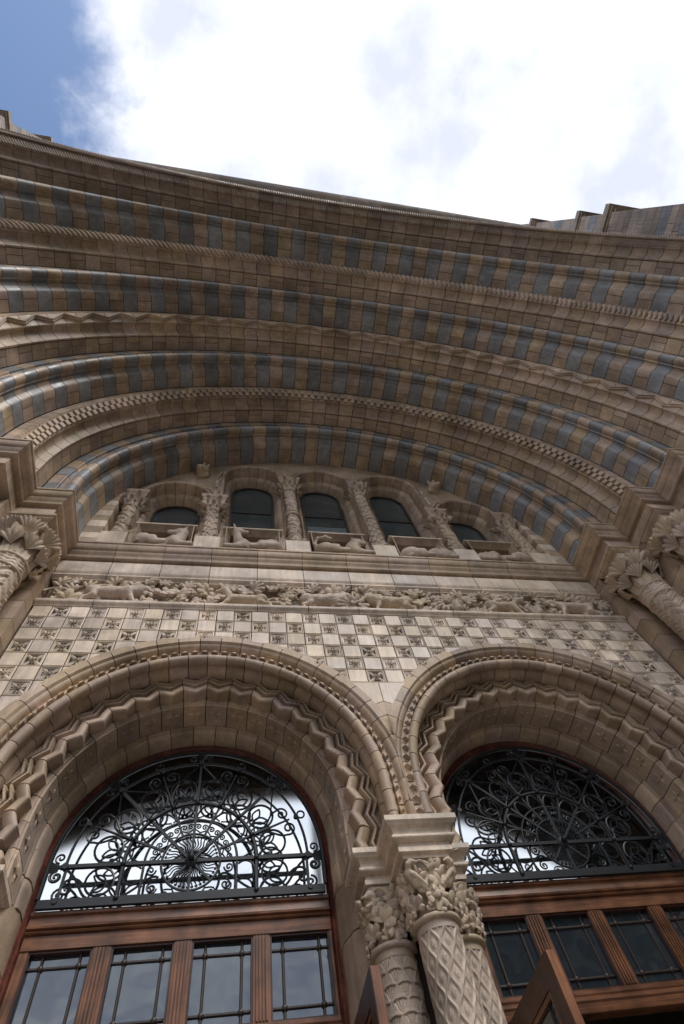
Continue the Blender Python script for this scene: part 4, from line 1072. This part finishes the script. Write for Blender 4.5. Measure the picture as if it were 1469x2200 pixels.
def pier_column(label, cx, cy, r, pat, zlow, seed, birds, beast=None):
    t = thing('pier_column', label, 'column', (cx, cy, 0), 'columns clustered on the pier between the doors')
    zn, zc = 3.31, 3.612; L = (cx, cy, 0); rs = random.Random(seed)
    part('shaft', relief_shaft(r, zlow, zn - .055, 230, 330, pat), t, L)
    mb = MB().lathe([(r + .02, .5), (r + .02, .9), (r + .004, .93), (r + .004, zlow)], 40); mb.lathe([(r + .06, 0), (r + .06, .3), (r + .02, .42), (r + .02, .5)], 40)
    part('base', mb.mesh('base', CARVE, 40), t, L)
    part('collar', MB().lathe([(r + .006, zn - .055), (r + .006, zn)], 48).mesh('collar', CARVE, 50), t, L)
    part('neck_ring', MB().lathe([(r, zn - .018)] + [(r + .012 + .017 * cos(a), zn + .017 * sin(a)) for a in np.linspace(-1.5, 1.5, 8)] + [(r, zn + .018)], 48).mesh('neck_ring', CARVE, 60), t, L)
    cap = part('capital', square_bell(zn + .012, zc + .004, r - .012, .118, 2.6, 40, 10), t, L)
    # leaves on long stalks over the bell
    st = MB()
    for face in range(4):
        base = -pi / 2 + face * pi / 2
        spots = [(-.14, .20, 1.0, 2.6, IVY), (.16, .215, 1.0, .3, IVY3), (.34, .15, 1.0, -1.0, IVY), (-.40, .115, 1.05, .8, IVY), (.05, .075, 1.0, 3.0, IVY3), (-.20, .03, .85, .2, IVY3), (.66, .19, .9, 1.1, IVY), (.62, .06, .95, -.3, IVY), (-.66, .20, .9, -.6, IVY3)]
        for da, dz, sc, roll, me in spots:
            a = base + da + rs.uniform(-.08, .08); z = zn + dz + rs.uniform(-.012, .012); q = ((z - zn) / (zc - zn)) ** 2.6
            sq = .138 / max(abs(cos(a)), abs(sin(a))); rad = (r + .004) * (1 - q) + min(sq, .138 * 1.28) * q + .016
            o = (cos(a), sin(a), -.25 * q - .05)
            part('leaf', me, cap, M=frame((cx + (rad + rs.uniform(-.012, .010)) * cos(a), cy + (rad + rs.uniform(-.012, .010)) * sin(a), z), (o[0] + rs.uniform(-.18, .18), o[1] + rs.uniform(-.18, .18), o[2] + rs.uniform(-.25, .1)), (0, 0, 1), sc * .80, roll + rs.uniform(-.3, .3)))
        for k in range(3):                              # looping stalks
            pts = []; a0 = base + (-.45, .25, .0)[k]; d = (1, -1, 1)[k]
            for s in range(14):
                u = s / 13; a = a0 + d * .36 * sin(u * pi * 1.2); z = zn + .02 + .26 * sin(u * pi * (.62, .55, .42)[k]); q = ((z - zn) / (zc - zn)) ** 2.6
                rad = (r + .004) * (1 - q) + .15 * q + .012; pts.append((cx + rad * cos(a), cy + rad * sin(a), z))
            st.tube(pts, .0085, 6, up=(0, 0, 1))
    part('stalk', st.mesh('stalk', CARVE, 60), cap, (0, 0, 0))
    for d in birds:
        part('bird', BIRD[d], cap, (cx + d * .092, cy - .128, zn + .155), (0, 0, 0), scale=(.78, .78, .80))
    if beast: part('squirrel', beast, cap, (cx - .09, cy - .10, zn + .16), (0, 0, -.5))
    return t
def pier():
    t = thing('door_pier', 'stone pier between the two doors with a stepped moulded impost', 'pier', (0, .3, 0))
    path = [(-.295, .56), (-.295, .31), (-.137, .31), (-.137, .018), (.137, .018), (.137, .31), (.295, .31), (.295, .56)]
    stepped(path, t, 'impost', PALE)
    z = 3.83; j = 0
    while z > .02:
        h = (.30, .42, .36)[j % 3]; z0 = max(0, z - h)
        for s in (-1, 1):
            # engaged mouldings beside the frame
            pts = [(s * .01, .47), (s * .30, .47), (s * .325, .50), (s * .36, .52), (s * .383, .545), (s * .389, .575), (s * .40, .60), (s * .424, .66), (s * .424, .742), (s * .01, .742)]
            v = [(x, y, zz) for zz in (z0 + .004, z - .004) for x, y in pts]; m = len(pts)
            part('jamb_stone', MB().add(v, [(i, (i + 1) % m, m + (i + 1) % m, m + i) for i in range(m)] + [tuple(range(m)), tuple(range(m, 2 * m))]).mesh('jamb_stone', BUFF, 35), t)
        z = z0; j += 1
    part('rubble_core', MB().box(-.28, .28, .36, .72, 0, 3.7).mesh('rubble_core', MORTAR), t)
pier()
SQ = sdf_mesh('squirrel', CARVE, [((0, 0, .0), (.01, 0, .06), .03, .026), ((.0, -.01, .095), (-.01, -.02, .10), .030, .027), ((-.02, -.03, .095), (-.035, -.045, .085), .018, .011), ((.012, 0, .125), (.016, 0, .148), .012, .007), ((-.022, .01, .125), (-.03, .01, .145), .012, .007), ((0, -.02, .05), (-.03, -.05, .03), .014, .010)], .0055, .010, .001)
pier_column('front pier column carved with wavy lattice and buds, birds and ivy on its capital', 0, .15, .112, h_ogee(18, .150, .008), 2.1, 5, (-1, 1))
pier_column('left pier column carved with overlapping fan scales under a squirrel capital', -.205, .385, .108, h_fan(8, .130, .011), 2.1, 11, (), SQ)
pier_column('right pier column half hidden behind the front column, beside the right door', .205, .385, .108, h_ogee(18, .150, .008), 2.1, 17, ())

def side_impost(s):
    side = 'left' if s < 0 else 'right'
    t = thing('door_jamb', 'stone %s jamb of the %s door with moulded impost' % (('left', 'left') if s < 0 else ('right', 'right')), 'jamb', (s * 2.6, .3, 0), 'outer door jambs')
    if s < 0: path = [(-2.962, .018), (-2.633, .018), (-2.633, .31), (-2.475, .31), (-2.475, .56)]
    else: path = [(2.475, .56), (2.475, .31), (2.633, .31), (2.633, .018), (2.962, .018)]
    stepped(path, t, 'impost', PALE)
    z = 3.83; j = 0
    while z > .02:
        h = (.30, .42, .36)[j % 3]; z0 = max(0, z - h)
        pts = [(2.96, .30), (2.60, .30), (2.47, .47), (2.445, .50), (2.41, .52), (2.387, .545), (2.381, .575), (2.37, .60), (2.346, .66), (2.346, .742), (2.96, .742)]
        v = [(s * x, y, zz) for zz in (z0 + .004, z - .004) for x, y in pts]; m = len(pts)
        part('jamb_stone', MB().add(v, [(i, (i + 1) % m, m + (i + 1) % m, m + i) for i in range(m)] + [tuple(range(m)), tuple(range(m, 2 * m))]).mesh('jamb_stone', BUFF, 35), t)
        z = z0; j += 1
    x0, x1 = s * 2.62, s * 3.2
    part('rubble_core', MB().box(min(x0, x1), max(x0, x1), .36, .8, 0, 6.5).mesh('rubble_core', MORTAR), t)
side_impost(-1); side_impost(1)

# ================================================================== DOOR FRAMES, FANLIGHTS, GRILLES
def doorset(s):
    cx = s * XC; side = 'left' if s < 0 else 'right'
    t = thing('door_frame', ('varnished oak frame of the left door with four glazed lights reflecting clouds' if s < 0 else 'varnished oak frame of the right door with dark glazed lights behind the open leaf'), 'door frame', (cx, .75, 0), 'oak door frames')
    # arched frame
    prof = [(.975, .742), (.955, .742), (.950, .748), (.944, .76), (.936, .765), (.932, .775), (.918, .785), (.918, .82), (.975, .82)]
    mb = MB(); wedge(mb, prof, 0, pi, 56)
    for k in (1, -1):
        mb.add([(k * r, y, z) for z in (-ZDC, 0) for r, y in prof], [(j, (j + 1) % 9, 9 + (j + 1) % 9, 9 + j) for j in range(9)])
    part('arched_frame', mb.mesh('arched_frame', WOODR, 35), t, (cx, 0, ZDC))
    def rail(name, z0, z1, y, steps, mat=WOODH):
        prof = [(.0, z0)] + steps + [(.0, z1)]
        v = []; 
        for x in (cx - .918, cx + .918): v += [(x, y - p, z) for p, z in prof] + [(x, y + .06, z1), (x, y + .06, z0)]
        m = len(prof) + 2
        return part(name, MB().add(v, [(i, (i + 1) % m, m + (i + 1) % m, m + i) for i in range(m)] + [tuple(range(m)), tuple(range(m, 2 * m))]).mesh(name, mat, 30), t)
    rail('transom', 3.745, 3.872, .755, [(.016, 3.747), (.022, 3.755), (.012, 3.766), (.028, 3.772), (.030, 3.784), (.014, 3.792), (.012, 3.800), (.008, 3.842), (.022, 3.848), (.024, 3.868)])
    rail('top_rail', 3.668, 3.742, .765, [(.010, 3.668), (.012, 3.742)])
    rail('bottom_rail', 3.10, 3.222, .765, [(.004, 3.10), (.016, 3.106), (.020, 3.13), (.006, 3.138), (.008, 3.156), (.016, 3.166), (.016, 3.18), (.004, 3.19), (.010, 3.20), (.010, 3.222)])
    LX = [(-.868, -.513), (-.408, -.046), (.057, .425), (.526, .903)]
    edges = [(-.918, -.868)] + [(LX[i][1], LX[i + 1][0]) for i in range(3)] + [(.903, .918)]
    for a, b in edges:
        mb = MB().box(cx + a, cx + b, .762, .82, 3.222, 3.668)
        if b - a > .08:
            for q in range(4): mb.box(cx + a + .012 + q * (b - a - .024) / 4 + .004, cx + a + .012 + (q + 1) * (b - a - .024) / 4 - .004, .752, .762, 3.23, 3.66)
            part('mullion', mb.mesh('mullion', WOOD), t)
        else: part('stile', mb.mesh('stile', WOOD), t)
    paneM = {}
    for li, (a, b) in enumerate(LX):
        a += .006; b -= .006
        # thin dark beading round each light
        f = MB()
        for q in ((cx + a - .006, cx + b + .006, 3.655, 3.668), (cx + a - .006, cx + b + .006, 3.222, 3.234)): f.box(q[0], q[1], .768, .80, q[2], q[3])
        for x in (a, b): f.box(cx + x - .006, cx + x + .006, .768, .80, 3.234, 3.655)
        part('bead', f.mesh('bead', WOODD), t)
        xs = [a, a + .076, b - .060, b]; zs_ = [3.234, 3.296, 3.590, 3.656]
        for i in range(3):
            for j in range(3):
                w, h = (xs[i + 1] - xs[i]) / 2, (zs_[j + 1] - zs_[j]) / 2
                part('pane', MB().box(-w, w, -.003, .003, -h, h).mesh('pane', PANE), t, (cx + (xs[i] + xs[i + 1]) / 2, .806, (zs_[j] + zs_[j + 1]) / 2), (random.uniform(-.006, .006), 0, random.uniform(-.008, .008)))
        for x in xs[1:3]: part('glazing_bar', MB().tube([(cx + x, .80, 3.234), (cx + x, .80, 3.656)], .009, 6).mesh('glazing_bar', LEAD, 50), t)
        for z in zs_[1:3]: part('glazing_bar', MB().tube([(cx + a, .799, z), (cx + b, .799, z)], .009, 6).mesh('glazing_bar', LEAD, 50), t)
        for x in xs[1:3]:
            for z in zs_[1:3]:
                part('boss', MB().tube([(cx + x, .784, z), (cx + x, .792, z), (cx + x, .806, z)], .019, 8, taper=[.5, .95, 1]).mesh('boss', LEAD, 50), t)
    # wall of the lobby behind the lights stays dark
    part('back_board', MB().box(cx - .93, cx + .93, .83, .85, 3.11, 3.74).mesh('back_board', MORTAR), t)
    # fanlight glass
    f = thing('fanlight', ('arched fanlight glass of the left door, bright with the lit hall behind it' if s < 0 else 'arched fanlight glass of the right door, dark with a bright left edge'), 'window', (cx, .80, 3.87), 'fanlights over the doors')
    P = [(.925 * cos(a), .925 * sin(a)) for a in np.linspace(0, pi, 48)] + [(-.925, 3.87 - ZDC), (.925, 3.87 - ZDC)]
    m = MB().add([(x, 0, z) for x, z in P], [tuple(range(len(P)))]).mesh('glass', FANGL, fix=False)
    part('glass', m, f, (cx, .812, ZDC))
    grille(s, cx)
def spiral(cx, cz, r, a0, turns, d, n=22, r1=.12):
    return [(cx + r * (1 - (1 - r1) * i / n) * cos(a0 + d * 2 * pi * turns * i / n), 0, cz + r * (1 - (1 - r1) * i / n) * sin(a0 + d * 2 * pi * turns * i / n)) for i in range(n + 1)]
def bez(p0, p1, p2, p3, n=12):
    return [((1 - t) ** 3 * p0[0] + 3 * (1 - t) ** 2 * t * p1[0] + 3 * (1 - t) * t * t * p2[0] + t ** 3 * p3[0], 0, (1 - t) ** 3 * p0[1] + 3 * (1 - t) ** 2 * t * p1[1] + 3 * (1 - t) * t * t * p2[1] + t ** 3 * p3[1]) for t in [i / n for i in range(n + 1)]]
GM = {}
def grille_meshes():
    def mk(name, fn):
        mb = MB(); fn(mb); GM[name] = mb.mesh('grille', IRON, 55)
    A = lambda r, a: (r * cos(a), 0, r * sin(a))
    def ringarc(r, w, full=False, legs=0):
        def fn(mb):
            if full: mb.tube([A(r, 2 * pi * i / 64) for i in range(64)], w, 6, closed=True)
            else:
                pts = [A(r, pi * i / 56) for i in range(57)]
                if legs: pts = [(r, 0, legs)] + pts + [(-r, 0, legs)]
                mb.tube(pts, w, 6)
        return fn
    mk('small', ringarc(.195, .009, True)); mk('mid', ringarc(.307, .009, False, -.255)); mk('big', ringarc(.440, .015, False, -.255))
    mk('outer', ringarc(.800, .010)); mk('rim', ringarc(.905, .014, False, -.2))
    mk('hbar', lambda mb: mb.box(-.83, .83, -.012, .012, -.012, .012)); mk('hbar2', lambda mb: mb.box(-.90, .90, -.013, .013, -.013, .013))
    mk('spoke', lambda mb: mb.box(.03, .83, -.009, .009, -.009, .009))
    mk('short', lambda mb: mb.box(.03, .255, -.009, .009, -.009, .009)); mk('stub', lambda mb: mb.box(.03, .195, -.008, .008, -.008, .008))
    def club(mb):
        mb.box(.195, .44, -.007, .007, -.007, .007)
        mb.tube([(.44, 0, 0), (.50, 0, 0), (.60, 0, 0), (.74, 0, 0)], .011, 6, taper=[1.5, 1.3, .8, .7])
        for d in (-1, 1):
            mb.tube(bez((.50, d * .008), (.60, d * .02), (.60, d * .10), (.68, d * .105), 8) + spiral(.705, d * .062, .050, d * (pi / 2 + .3), 1.4, -d, 20), .0075, 5)
        mb.tube([(.835 + .028 * cos(2 * pi * i / 12), 0, .028 * sin(2 * pi * i / 12)) for i in range(12)], .007, 5, closed=True)
        mb.tube([(.795, -.012, 0), (.795, .012, 0)], .018, 8)
    mk('club', club)
    def node(mb):
        mb.tube([(.80, -.02, 0), (.80, .015, 0)], .022, 8)
        for k in (-2, -1, 0, 1, 2): mb.tube([(.81, 0, 0), (.85, 0, k * .006), (.90, 0, k * .018)], .007, 5)
        for d in (-1, 1): mb.tube(spiral(.845, d * .062, .036, -d * pi / 2, 1.4, d, 18), .007, 5)
    mk('node', node)
    def curl(mb):
        for d in (-1, 1):
            mb.tube(bez((.205, 0), (.22, d * .004), (.215, d * .03), (.24, d * .048), 5) + spiral(.252, d * .024, .023, d * pi / 2, 1.4, -d, 16), .0055, 5)
    mk('curl', curl)
    def petal(mb):
        mb.tube([A(.307 + .115 * sin(pi * i / 12) ** .7, -.19 + .38 * i / 12) for i in range(13)], .0075, 5)
        for q in (-.06, .06): mb.tube([A(.405, q - .012), A(.418, q), A(.405, q + .012)], .006, 4)
    mk('petal', petal)
    def leafc(mb):
        mb.tube([(.565 + .092 * cos(2 * pi * i / 22), 0, .092 * sin(2 * pi * i / 22)) for i in range(22)], .0085, 5, closed=True)
        for q in (-.55, .55):
            ca, sa = cos(q), sin(q); L = .105
            for d in (-1, 1):
                mb.tube([(.50 + (L * u) * ca - d * .026 * sin(pi * u) * sa, 0, (L * u) * sa + d * .026 * sin(pi * u) * ca) for u in [i / 8 for i in range(9)]], .007, 5)
        for d in (-1, 1): mb.tube(bez((.50, 0), (.485, d * .03), (.475, d * .05), (.455, d * .085), 6), .0065, 5)
        for d in (-1, 1): mb.tube(spiral(.492, d * .012, .012, 0, 1, d, 8), .0055, 4)
    mk('leafc', leafc)
    mk('tie', lambda mb: [mb.tube([(.80, 0, 0), (.615, 0, d * .155)], .0065, 5) for d in (-1, 1)])
    def ray(mb):
        pts = [(.035 + .135 * u, 0, .010 * sin(u * 8)) for u in [i / 9 for i in range(10)]]
        mb.tube(pts + spiral(.172, .009, .010, -pi / 2, .9, 1, 7), .0048, 4)
    mk('ray', ray)
    def rose(mb):
        n = 14; v = [(.048 * (1 + .10 * cos(i * pi)) * cos(2 * pi * i / (2 * n)), -.006, .048 * (1 + .10 * cos(i * pi)) * sin(2 * pi * i / (2 * n))) for i in range(2 * n)] + [(.026 * cos(2 * pi * i / (2 * n)), -.030, .026 * sin(2 * pi * i / (2 * n))) for i in range(2 * n)]
        mb.add(v, [(i, (i + 1) % (2 * n), 2 * n + (i + 1) % (2 * n), 2 * n + i) for i in range(2 * n)] + [tuple(range(2 * n, 4 * n))])
        mb.tube([(0, -.02, 0), (0, -.035, 0), (0, -.055, 0), (0, -.066, 0)], .022, 10, taper=[.7, 1, .8, .3])
    mk('rose', rose)
    def low(mb):                                        # scrollwork between the two cross bars, right half
        mb.tube([(.565 + .088 * cos(2 * pi * i / 22), 0, -.105 + .088 * sin(2 * pi * i / 22)) for i in range(22)], .008, 5, closed=True)
        for q in (.5, -.6):
            ca, sa = cos(q), sin(q)
            for d in (-1, 1): mb.tube([(.52 + .10 * u * ca - d * .024 * sin(pi * u) * sa, 0, -.115 + .10 * u * sa + d * .024 * sin(pi * u) * ca) for u in [i / 8 for i in range(9)]], .0065, 5)
        mb.tube(bez((.46, -.205), (.50, -.17), (.50, -.14), (.52, -.11), 6), .0065, 5)
        mb.tube(bez((.60, -.21), (.68, -.20), (.68, -.08), (.80, -.01), 10), .0085, 5)
        mb.tube(spiral(.842, -.062, .045, pi / 2, 1.5, -1, 20), .0085, 5)
        mb.tube(bez((.66, -.13), (.70, -.06), (.78, -.06), (.79, -.13), 8) + spiral(.755, -.145, .037, .3, 1.2, -1, 16), .0085, 5)
        mb.box(.782, .800, -.007, .007, -.255, 0)
        mb.tube([(.80, -.02, -.22), (.80, .015, -.22)], .018, 8)
        mb.tube(bez((.20, -.10), (.26, -.06), (.30, -.16), (.43, -.215), 10), .008, 5)
        mb.tube([(.365 + .062 * cos(a), 0, -.075 + .062 * sin(a)) for a in [-2.6 + 5.0 * i / 14 for i in range(15)]], .0075, 5)
        mb.tube(spiral(.255, -.052, .034, pi, 1.5, 1, 18), .0065, 5); mb.tube(spiral(.235, -.165, .034, pi / 2, 1.5, -1, 18), .0065, 5)
    mk('low', low)
    mk('boss', lambda mb: mb.tube([(0, -.026, 0), (0, -.018, 0), (0, .012, 0)], .017, 8, taper=[.55, 1, 1]))
grille_meshes()
def grille(s, cx):
    g = thing('iron_grille', ('black wrought iron sunburst grille over the bright left fanlight' if s < 0 else 'black wrought iron sunburst grille over the dark right fanlight'), 'grille', (cx, .72, 3.88), 'iron grilles of the fanlights')
    O = (cx, .72, 4.13)
    def p(name, key, a=0., off=(0, 0), flip=False):
        o = part(name, GM[key], g, (O[0] + off[0], O[1], O[2] + off[1]), (0, -a, 0))
        if flip: o.scale = (-1, 1, 1)
        return o
    p('ring', 'small'); p('ring', 'mid'); p('ring', 'big'); p('ring', 'outer'); p('rim', 'rim'); p('cross_bar', 'hbar'); p('cross_bar', 'hbar2', 0, (0, -.22)); p('bottom_bar', 'hbar2', 0, (0, -.246))
    for k in range(5): p('spoke', 'spoke', k * pi / 4)
    for k in range(5): p('node', 'node', k * pi / 4); p('tie', 'tie', k * pi / 4) if 0 < k < 4 else None
    p('spoke', 'short', -pi / 2); p('spoke', 'stub', -pi / 4); p('spoke', 'stub', -3 * pi / 4)
    for k in range(4): p('scroll', 'club', (k + .5) * pi / 4)
    for k in range(8): p('curl', 'curl', (k + .5) * pi / 8); p('petal', 'petal', (k + .5) * pi / 8); p('leaf_scroll', 'leafc', (k + .5) * pi / 8)
    for k in (1, 2): p('curl', 'curl', -k * pi / 3)
    for k in range(40): p('ray', 'ray', (k + .5) * 2 * pi / 40)
    p('rosette', 'rose'); p('scrollwork', 'low'); p('scrollwork', 'low', flip=True)
    for k in range(9): p('boss', 'boss', 0, (.44 * cos(k * pi / 8), .44 * sin(k * pi / 8)))
    for x in (-.44, .44): p('boss', 'boss', 0, (x, -.22))
    bk = MB(); base = Matrix.Translation((cx, .93, 4.13))  # grille copy added behind the glass, standing in for its mirrored image
    for o in list(g.children):
        if o.name.split('.')[0] not in ('leaf_scroll', 'scrollwork', 'cross_bar', 'ring'): continue
        Mx = Matrix.Translation((0, .21, 0)) @ Matrix.Translation(g.location) @ o.matrix_basis
        bk.add([Mx @ q.co for q in o.data.vertices], [tuple(f.vertices) for f in o.data.polygons])
    part('reflection_copy', bk.mesh('reflection_copy', IRON, 55), g, (0, 0, 0))
doorset(-1); doorset(1)

# ================================================================== OPEN DOOR LEAVES
def leaf_door(label, hx, yf, top):
    t = thing('door_leaf', label, 'door', (hx, .74, 0), 'open door leaves')
    L = .74 - yf; th = .052
    part('hanging_stile', MB().box(hx, hx + th, .62, .74, .05, top).mesh('hanging_stile', WOODD), t)
    part('closing_stile', MB().box(hx, hx + th, yf, yf + .115, .05, top).mesh('closing_stile', WOODD), t)
    mb = MB().box(hx + .004, hx + th - .004, yf - .006, yf, .05, top - .004)
    part('closing_edge', mb.mesh('closing_edge', WOOD), t)
    for z0, z1, nm in ((top - .115, top, 'top_rail'), (1.0, 1.2, 'lock_rail'), (.05, .3, 'kick_rail')):
        part(nm, MB().box(hx, hx + th, yf + .115, .62, z0, z1).mesh(nm, WOODD), t)
    a, b = yf + .115, .62
    bd = MB()
    for z0, z1 in ((1.2, 1.225), (top - .14, top - .115)): bd.box(hx + .006, hx + th - .006, a + .025, b - .025, z0, z1)
    for y0 in (a, b - .025): bd.box(hx + .006, hx + th - .006, y0, y0 + .025, 1.2, top - .115)
    part('bead', bd.mesh('bead', WOOD), t)
    part('pane', MB().box(hx + .022, hx + .030, a + .02, b - .02, 1.22, top - .13).mesh('pane', PANE), t)
    part('glazing_bar', MB().tube([(hx + .02, a + .10, 1.22), (hx + .02, a + .10, top - .13)], .008, 6).mesh('glazing_bar', LEAD, 50), t)
    part('panel', MB().box(hx + .016, hx + .036, a - .005, b + .005, .28, 1.02).mesh('panel', WOODD), t)
    hd = MB().tube([(hx - .05, yf + .06, .95), (hx - .05, yf + .06, 1.25)], .012, 8); hd.tube([(hx, yf + .06, .98), (hx - .05, yf + .06, .98)], .009, 6); hd.tube([(hx, yf + .06, 1.22), (hx - .05, yf + .06, 1.22)], .009, 6)
    part('handle', hd.mesh('handle', LEAD, 50), t)
leaf_door('wooden door leaf swung outward beside the left pier column, its pale worn edge showing', -.452, -.015, 3.078)
leaf_door('dark wooden door leaf swung outward in front of the right door lights', .448, -.075, 3.052)

# ================================================================== ENTRANCE LOBBY AND THE DAYLIT HALL BEHIND
def lobby():
    t = thing('entrance_lobby', 'dim lobby seen through the fanlights, opening by a wide arch into the daylit hall', 'interior', (0, 2.5, 0))
    mb = MB()
    mb.box(-5.2, 5.2, .9, 4.0, 8.1, 8.4); mb.box(-5.4, -5.2, .86, 4.2, 0, 8.4); mb.box(5.2, 5.4, .86, 4.2, 0, 8.4)
    mb.box(-5.3, 5.3, .86, .9, 5.6, 8.4); mb.box(-5.3, -2.4, .86, .9, 0, 5.6); mb.box(2.4, 5.3, .86, .9, 0, 5.6)
    n = 48; r = 2.9; ra = 4.5; zc = 4.0; xo = -.4
    for k in range(n):
        a, b = pi * k / n, pi * (k + 1) / n
        x0, z0, x1, z1 = xo + ra * cos(a), zc + r * sin(a), xo + ra * cos(b), zc + r * sin(b)
        mb.add([(x, y, z) for y in (4.0, 4.25) for x, z in ((x0, z0), (x1, z1), (x1, 8.4), (x0, 8.4))], [(0, 1, 2, 3), (7, 6, 5, 4), (0, 4, 5, 1), (2, 6, 7, 3)])
    mb.box(-5.3, xo - ra, 4.0, 4.25, 0, 8.4); mb.box(xo + ra, 5.3, 4.0, 4.25, 0, 8.4)
    mb.box(-4.9, 4.9, 4.02, 4.22, 0, 4.7)
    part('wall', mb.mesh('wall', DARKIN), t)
    mb = MB()
    for z in (5.35,): mb.box(-4.4, 3.4, 4.08, 4.14, z - .05, z + .05)
    for x in (-1.6, 0, 1.6): mb.box(x - .04, x + .04, 4.08, 4.14, 3, zc + r * sqrt(1 - ((x - xo) / ra) ** 2))
    part('glazing_bar', mb.mesh('glazing_bar', IRON), t)
    mb = MB().box(-4.2, 4.2, .9, 30, -.02, .006); part('floor', mb.mesh('floor', PAVE), t)
    mb = MB().box(-12, 12, 30, 30.5, 0, 9); mb.box(-12.4, -12, 4.2, 30, 0, 9); mb.box(12, 12.4, 4.2, 30, 0, 9); part('hall_wall', mb.mesh('hall_wall', PALE), t)
lobby()

# ================================================================== BUTTRESSES
def buttress(s):
    t = thing('buttress', ('tall striped stone buttress with ledges rising at the %s above the arch against the sky' % ('left' if s < 0 else 'right')), 'buttress', (s * 6.6, -4.4, 0), 'buttresses flanking the portal')
    rs = random.Random(20 + s); X = 6.05; YF = -4.85; ledges = [13.95, 15.35, 17.9]
    def xa(z): return X + .0 * z + (.10 if z > 13.95 else 0) + (.08 if z > 15.35 else 0)
    z = 9.6
    while z < 19.5:
        h = rs.choice((.17, .21, .25)); z1 = z + h
        blue = rs.random() < .13
        cut = YF + rs.uniform(.25, .6)
        for y0, y1 in ((YF, cut - .004), (cut + .004, -4.02)):
            x0, x1 = s * xa(z + .05), s * 7.6
            part('stone', MB().box(min(x0, x1), max(x0, x1), y0, y1, z + .004, z1 - .004).mesh('stone', BRICKB if blue and rs.random() < .8 else BRICK), t)
        z = z1
    x0, x1 = s * (X + .19), s * 7.5
    mb = MB().box(min(s * (X + .012), x1), max(s * (X + .012), x1), YF + .012, -4.04, 9.6, 13.95); mb.box(min(s * (X + .112), x1), max(s * (X + .112), x1), YF + .012, -4.04, 13.95, 15.35); mb.box(min(x0, x1), max(x0, x1), YF + .012, -4.04, 15.35, 19.5)
    part('mortar_bed', mb.mesh('mortar_bed', MORTAR), t)
    x0, x1 = s * X, s * 7.6
    part('lower_wall', MB().box(min(x0, x1), max(x0, x1), YF, -4.02, 0, 9.59).mesh('lower_wall', BRICK), t)
    x0, x1 = s * (X + .19), s * 7.6
    part('upper_wall', MB().box(min(x0, x1), max(x0, x1), YF, -4.02, 19.51, 24).mesh('upper_wall', BRICK), t)
    for zl, ov, hh in ((13.95, .16, .30), (15.35, .13, .26), (17.9, .11, .22)):
        x = xa(zl + .1); mb = MB()
        for q, (o, a, b) in enumerate(((ov, .45, 1.0), (ov * .75, .25, .45), (ov * .4, 0, .25))):
            x0, x1 = s * (x - o), s * 7.7
            mb.box(min(x0, x1), max(x0, x1), YF - o, -4.02, zl - .12 + hh * a, zl - .12 + hh * b - .002)
        part('ledge', mb.mesh('ledge', BRICK), t)
buttress(-1); buttress(1)

# ================================================================== UNSEEN TREES ADDED TO BLOCK LOW SKY LIGHT
LEAFG = plain('blocker_foliage', (.045, .060, .028), .7)
def street_trees():
    rs = random.Random(4); mb = MB()
    def clump(c, r):
        st = [i / 4 * pi for i in range(1, 4)]; n = 6; v = [(0, 0, 1)] + [(sin(t) * cos(2 * pi * j / n + t), sin(t) * sin(2 * pi * j / n + t), cos(t)) for t in st for j in range(n)] + [(0, 0, -1)]
        f = [(0, 1 + j, 1 + (j + 1) % n) for j in range(n)] + [(1 + i * n + j, 1 + (i + 1) * n + j, 1 + (i + 1) * n + (j + 1) % n, 1 + i * n + (j + 1) % n) for i in range(2) for j in range(n)] + [(19, 13 + (j + 1) % n, 13 + j) for j in range(n)]
        mb.add([(c[0] + x * r * rs.uniform(.75, 1.25), c[1] + y * r * rs.uniform(.75, 1.25), c[2] + z * r * rs.uniform(.75, 1.25)) for x, y, z in v], f)
    for k in range(46):
        x = -70 + k * 3.1 + rs.uniform(-1, 1); y = -44 + rs.uniform(-3, 3); H = rs.uniform(10, 14)
        for q in range(14): clump((x + rs.uniform(-3, 3), y + rs.uniform(-2.5, 2.5), 1.5 + H * (q + .5) / 15), rs.uniform(1.3, 2.4))
    for k in range(7):                                   # nearer, taller group added at right to darken what the panes reflect
        x = 13 + k * 4.2 + rs.uniform(-1, 1); y = -24 + k * 1.8 + rs.uniform(-2, 2); H = rs.uniform(23, 26)
        for q in range(60): clump((x + rs.uniform(-3.2, 3.2), y + rs.uniform(-3, 3), 2 + H * (q + .5) / 61), rs.uniform(1.8, 2.9))
    o = bpy.data.objects.new('street_trees', mb.mesh('street_trees', LEAFG)); COL.objects.link(o); o['kind'] = 'stuff'
street_trees()
